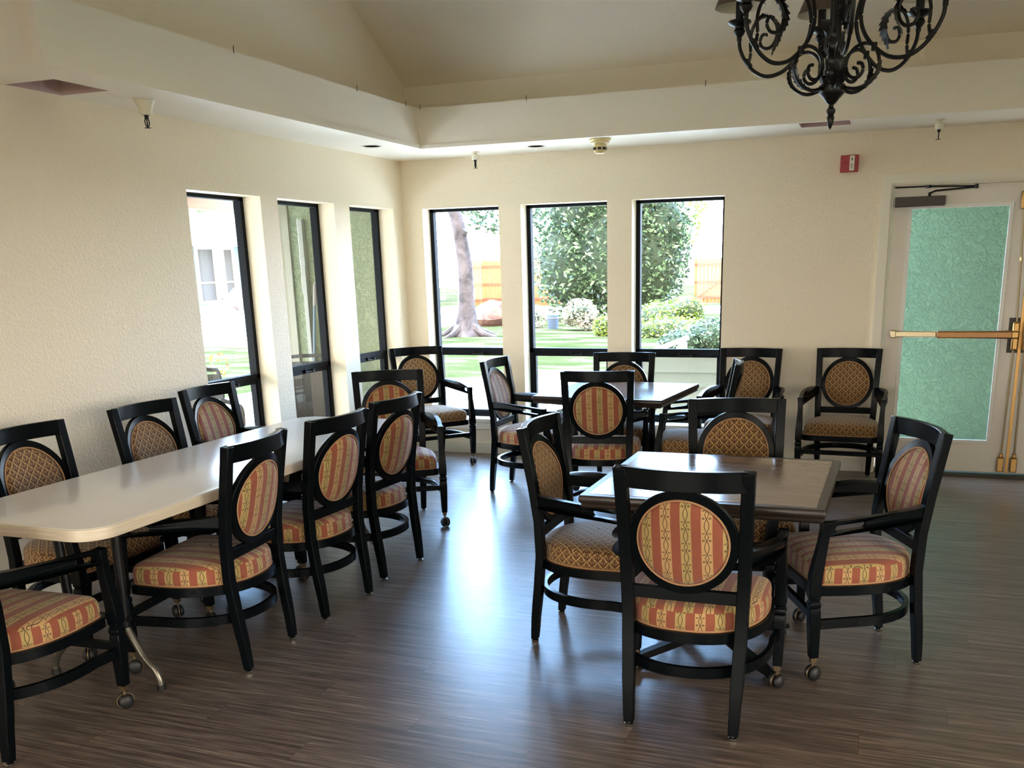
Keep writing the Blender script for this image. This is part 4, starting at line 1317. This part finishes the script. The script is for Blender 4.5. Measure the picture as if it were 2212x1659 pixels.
def rock(loc, size, matl, label, seed, group=None):
    rnd = random.Random(seed); m = MB()
    m.ball((0, 0, 0), 1.0, 22, 14)
    dirs = [(Vector((rnd.uniform(-1, 1), rnd.uniform(-1, 1), rnd.uniform(-1, 1))).normalized(), rnd.uniform(.70, .92)) for _ in range(16)]
    out = []
    for p in m.v:
        q = p.copy()
        for d, h in dirs:
            k_ = q.dot(d)
            if k_ > h: q -= d*(k_-h)
        q *= 1+.04*math.sin(9*p.x+seed)*math.sin(8*p.z)
        out.append(Vector((q.x*size[0], q.y*size[1], q.z*size[2])))
    m.v = out
    o = m.build('boulder', matl, angle=25); o.location = loc
    return tag(o, label, 'boulder', group)
rock((-7.35, 19.6, .05), (.75, .6, .55), MROCK, 'reddish boulder right of the tree trunk outside the left back window', 3)
rock((-17.0, 19.35, .05), (.7, .85, .55), MROCK2, 'low grey brown boulder below the left window of the far building', 5, 'boulders by the far building')
rock((-17.6, 21.05, .3), (.7, .75, .75), MROCK2, 'tall grey boulder below the right window of the far building', 8, 'boulders by the far building')

# cedar fence and gate
def fence_panel(name, label, cat, x0, x1, y, z0, z1, seed, brace=False):
    rnd = random.Random(seed)
    t = thing(name, label, cat, (x0, y, z0))
    m = MB(); x = 0
    while x < x1-x0-.05:
        w_ = .145; m.box(x, x+w_-.006, 0, .02, 0, z1-z0+rnd.uniform(-.015, .015)); x += w_+(.012 if brace else .002)
    m.build('boards', MFENCE, t, smooth=False)
    m = MB(); L_ = x1-x0
    for z in ((z1-z0)*.14, (z1-z0)*.47, (z1-z0)*.86): m.box(0, L_, -.045, 0, z-.04, z+.05)
    if brace: m.sweep([(.1, -.03, .12*(z1-z0)), (min(L_, 1.9), -.03, .80*(z1-z0))], rect(.05, .10), (0, 1, 0))
    m.build('rails', MFENCE2, t, smooth=False)
    return t
MFENCE2 = wood('weathered_cedar_rail', rgb(98, 52, 30), rgb(116, 64, 38), 0.8, (1, 6, 6), 3.0)
fence_panel('cedar_fence', 'orange cedar fence beyond the tree in the left back window', 'fence', -13.55, -8.0, 32.0, -.1, 1.80, 2)
fence_panel('cedar_gate', 'orange cedar gate with a diagonal brace beyond the yellow green shrub', 'gate', -3.62, -1.75, 31.8, -.05, 1.68, 4, True)
fence_panel('cedar_fence', 'orange cedar fence right of the braced gate', 'fence', -1.70, 6.0, 31.8, -.1, 1.72, 6)

# tree trunk
t = thing('tree', 'bare grey tree trunk outside the left back window', 'tree', (-6.38, 15.4, -.15))
m = MB()
tr = spline([(0, 0, -.1), (.0, 0, .3), (.04, 0, 1.0), (.02, 0, 1.8), (-.12, 0, 2.8), (-.30, 0, 3.6), (-.55, 0, 6.5), (-.8, 0, 9)], 6)
sc = []
for i in range(len(tr)):
    z = tr[i].z; sc.append(.46-.24*min(1, max(0, z)/.7)**.5 if z < .7 else .22-.025*(z-.7))
m.sweep(tr, [(math.cos(2*PI*i/18)*(1+.08*math.sin(5*i)), math.sin(2*PI*i/18)*(1+.08*math.cos(3*i))) for i in range(18)], (0, 1, 0), scales=sc)
for a in (-.2, .9, 2.2, 3.3, 4.4): m.tube(spline([(math.cos(a)*.25, math.sin(a)*.25, .22), (math.cos(a)*.55, math.sin(a)*.5, .06), (math.cos(a)*1.0, math.sin(a)*.9, -.04)], 4), .09, 8, scales=[1.3, 1.2, 1.1, 1, .9, .8, .7, .5, .3])
m.tube([(-.10, 0, 2.35), (.12, -.05, 2.62)], .10, 10, scales=[1, .9])
m.build('trunk', MBARK, t)

def foliage(mb, blobs, n, size, seed, zmin=-.1):
    rnd = random.Random(seed)
    tot = sum(b[1][0]*b[1][2] for b in blobs)
    for (c, r_) in blobs:
        k_ = int(n*r_[0]*r_[2]/tot)
        for _ in range(k_):
            d = Vector((rnd.gauss(0, 1), rnd.gauss(0, 1), rnd.gauss(0, 1))).normalized()
            q = rnd.uniform(.78, 1.06)
            p = Vector((c[0]+d.x*r_[0]*q, c[1]+d.y*r_[1]*q, c[2]+d.z*r_[2]*q))
            if p.z < zmin: continue
            s_ = size*rnd.uniform(.6, 1.4)
            a = Vector((rnd.gauss(0, 1), rnd.gauss(0, 1), rnd.gauss(0, .7))).normalized()
            b = a.cross(Vector((rnd.gauss(0, 1), rnd.gauss(0, 1), rnd.gauss(0, 1)))).normalized()
            mb.add([p-a*s_, p+b*s_*.42, p+a*s_, p-b*s_*.42], [(0, 1, 2, 3)])
def shrub(name, label, cat, blobs, n, size, matl, seed, core=.82, group=None, stem=None):
    cx = sum(b[0][0] for b in blobs)/len(blobs); cy_ = sum(b[0][1] for b in blobs)/len(blobs)
    t = thing(name, label, cat, (cx, cy_, -.15), 0, group)
    bl = [((c[0]-cx, c[1]-cy_, c[2]+.15), r_) for c, r_ in blobs]
    m = MB(); foliage(m, bl, n, size, seed, 0)
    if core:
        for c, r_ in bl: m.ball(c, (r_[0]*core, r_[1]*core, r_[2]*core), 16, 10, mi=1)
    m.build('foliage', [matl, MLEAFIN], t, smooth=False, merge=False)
    if stem:
        m = MB()
        for s_ in stem: m.tube([(s_[0], s_[1], -.02), (s_[0]*.6, s_[1], s_[2])], s_[3], 8)
        m.build('stem', MBARK, t)
    return t
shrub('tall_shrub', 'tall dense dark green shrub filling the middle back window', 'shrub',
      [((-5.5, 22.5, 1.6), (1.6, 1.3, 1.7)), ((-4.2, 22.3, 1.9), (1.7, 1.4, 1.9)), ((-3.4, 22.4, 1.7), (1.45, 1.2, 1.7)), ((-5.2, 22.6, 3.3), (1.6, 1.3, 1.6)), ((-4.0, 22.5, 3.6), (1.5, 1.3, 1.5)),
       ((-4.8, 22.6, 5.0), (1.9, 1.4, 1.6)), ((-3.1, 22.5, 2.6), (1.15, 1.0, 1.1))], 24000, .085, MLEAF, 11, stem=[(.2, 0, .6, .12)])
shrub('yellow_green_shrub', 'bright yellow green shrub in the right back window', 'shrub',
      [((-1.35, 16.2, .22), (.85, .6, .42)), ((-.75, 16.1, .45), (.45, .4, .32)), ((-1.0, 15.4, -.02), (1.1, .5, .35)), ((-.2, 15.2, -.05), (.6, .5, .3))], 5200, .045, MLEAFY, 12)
shrub('grey_green_shrub', 'grey green leafy shrub low at the right of the right back window', 'shrub',
      [((.95, 10.2, .24), (.55, .45, .34)), ((.35, 10.0, .12), (.42, .4, .28)), ((1.6, 10.3, .2), (.5, .4, .35))], 3600, .045, MLEAFG, 13)
shrub('blossoming_shrub', 'pale blossoming shrub in front of the tall shrub in the middle back window', 'shrub',
      [((-3.95, 17.5, .32), (.48, .4, .36)), ((-3.7, 17.5, .1), (.35, .3, .25)), ((-4.25, 17.6, .15), (.25, .2, .2))], 1500, .05, MBLOOM, 14, core=.5)
shrub('round_shrub', 'small round bright green shrub at the right edge of the middle back window', 'shrub',
      [((-2.72, 15.6, .06), (.30, .28, .26))], 1400, .035, MLEAFY, 15)
shrub('flowering_plant', 'small flowering plant left of the blue bucket', 'plant',
      [((-5.65, 18.6, .15), (.35, .3, .32))], 500, .05, MBLOOM, 16, core=.4)
shrub('leafy_tree', 'leafy green tree behind the cedar fence', 'tree',
      [((-14.0, 38, 4.6), (2.6, 1.5, 1.5)), ((-12.2, 38, 2.6), (1.6, 1.2, .9))], 2000, .15, MLEAF, 17, core=0, stem=[(0, 0, 4, .2)])
shrub('yellow_green_tree', 'sunlit yellow green tree above the gate in the right back window', 'tree',
      [((-3.3, 27, 3.4), (.9, .8, 1.5)), ((-1.6, 27, 4.6), (1.6, .9, .7)), ((-3.0, 27, 5.0), (1.2, .9, .9))], 2600, .10, MLEAFY, 18, core=0, stem=[(-1.9, 0, 4, .12)])
shrub('potted_flowers', 'yellow and red flowers outside the bottom of the left window', 'plant',
      [((-6.9, 6.15, .05), (.16, .16, .20)), ((-6.35, 6.6, .02), (.14, .14, .16))], 130, .04, MPETAL, 19, core=0)

# bucket
t = thing('bucket', 'pale blue bucket on the grass in front of the tall shrub', 'bucket', (-4.93, 18.1, -.15))
m = MB(); m.lathe([(.0001, 0), (.14, 0), (.165, .36), (.15, .36), (.13, .02)], 24); m.build('body', MBLUEB if 'MBLUEB' in globals() else plain('pale_blue_plastic', rgb(66, 82, 106), .6), t)
m = MB(); m.tube([(.168*math.cos(2*PI*i/24), .168*math.sin(2*PI*i/24), .30) for i in range(24)], .008, 6, closed=True); m.build('rim', MWHITE, t)

# wicker patio chairs right outside the left windows
def wicker(loc, rz, label):
    t = thing('wicker_patio_chair', label, 'patio chair', loc, rz, 'dark wicker patio chairs outside')
    m = MB()
    def weave(P, nu, nv, w_=.006):
        """woven panel P(u,v)->xyz for u,v in 0..1"""
        for i in range(nu+1):
            m.sweep([P(i/nu, j/12) for j in range(13)], rect(.013, .003), (0.1, 1, 0.2))
        for j in range(nv+1):
            m.sweep([P(i/10, j/nv) for i in range(11)], rect(.014, .004), (0, .9, .1))
    weave(lambda u, v: (-.26+.52*u, -.24-.10*v-.03*math.sin(PI*u), .40+.46*v), 26, 30)
    weave(lambda u, v: (-.26+.52*u, -.24+.50*v, .40), 26, 28)
    weave(lambda u, v: (-.28, -.24+.50*u, .40+.22*v), 20, 14)
    weave(lambda u, v: (.28, -.24+.50*u, .40+.22*v), 20, 14)
    m.build('woven_panels', MWICK, t, smooth=False, merge=False)
    m = MB()
    m.tube(spline([(-.27, -.24, .38), (-.28, -.35, .84), (-.22, -.37, .90), (0, -.39, .915), (.22, -.37, .90), (.28, -.35, .84), (.27, -.24, .38)], 5), .016, 10)
    for s_ in (-1, 1):
        m.tube(spline([(s_*.28, -.30, .66), (s_*.30, 0, .66), (s_*.295, .24, .64), (s_*.28, .27, .40), (s_*.28, .28, .0)], 5), .018, 10)
        m.tube([(s_*.27, -.24, .40), (s_*.27, -.30, 0)], .016, 10)
        m.tube([(s_*.27, -.24, .39), (s_*.28, .27, .39)], .014, 8)
    m.tube([(-.28, .27, .39), (.28, .27, .39)], .016, 8)
    m.build('frame', MWICK, t)
wicker((-.72, -.62, -.06), math.radians(200), 'dark wicker patio chair outside the lower pane of the middle left window')
wicker((-.95, -1.72, -.06), math.radians(230), 'dark wicker patio chair outside the lower pane of the nearest left window')
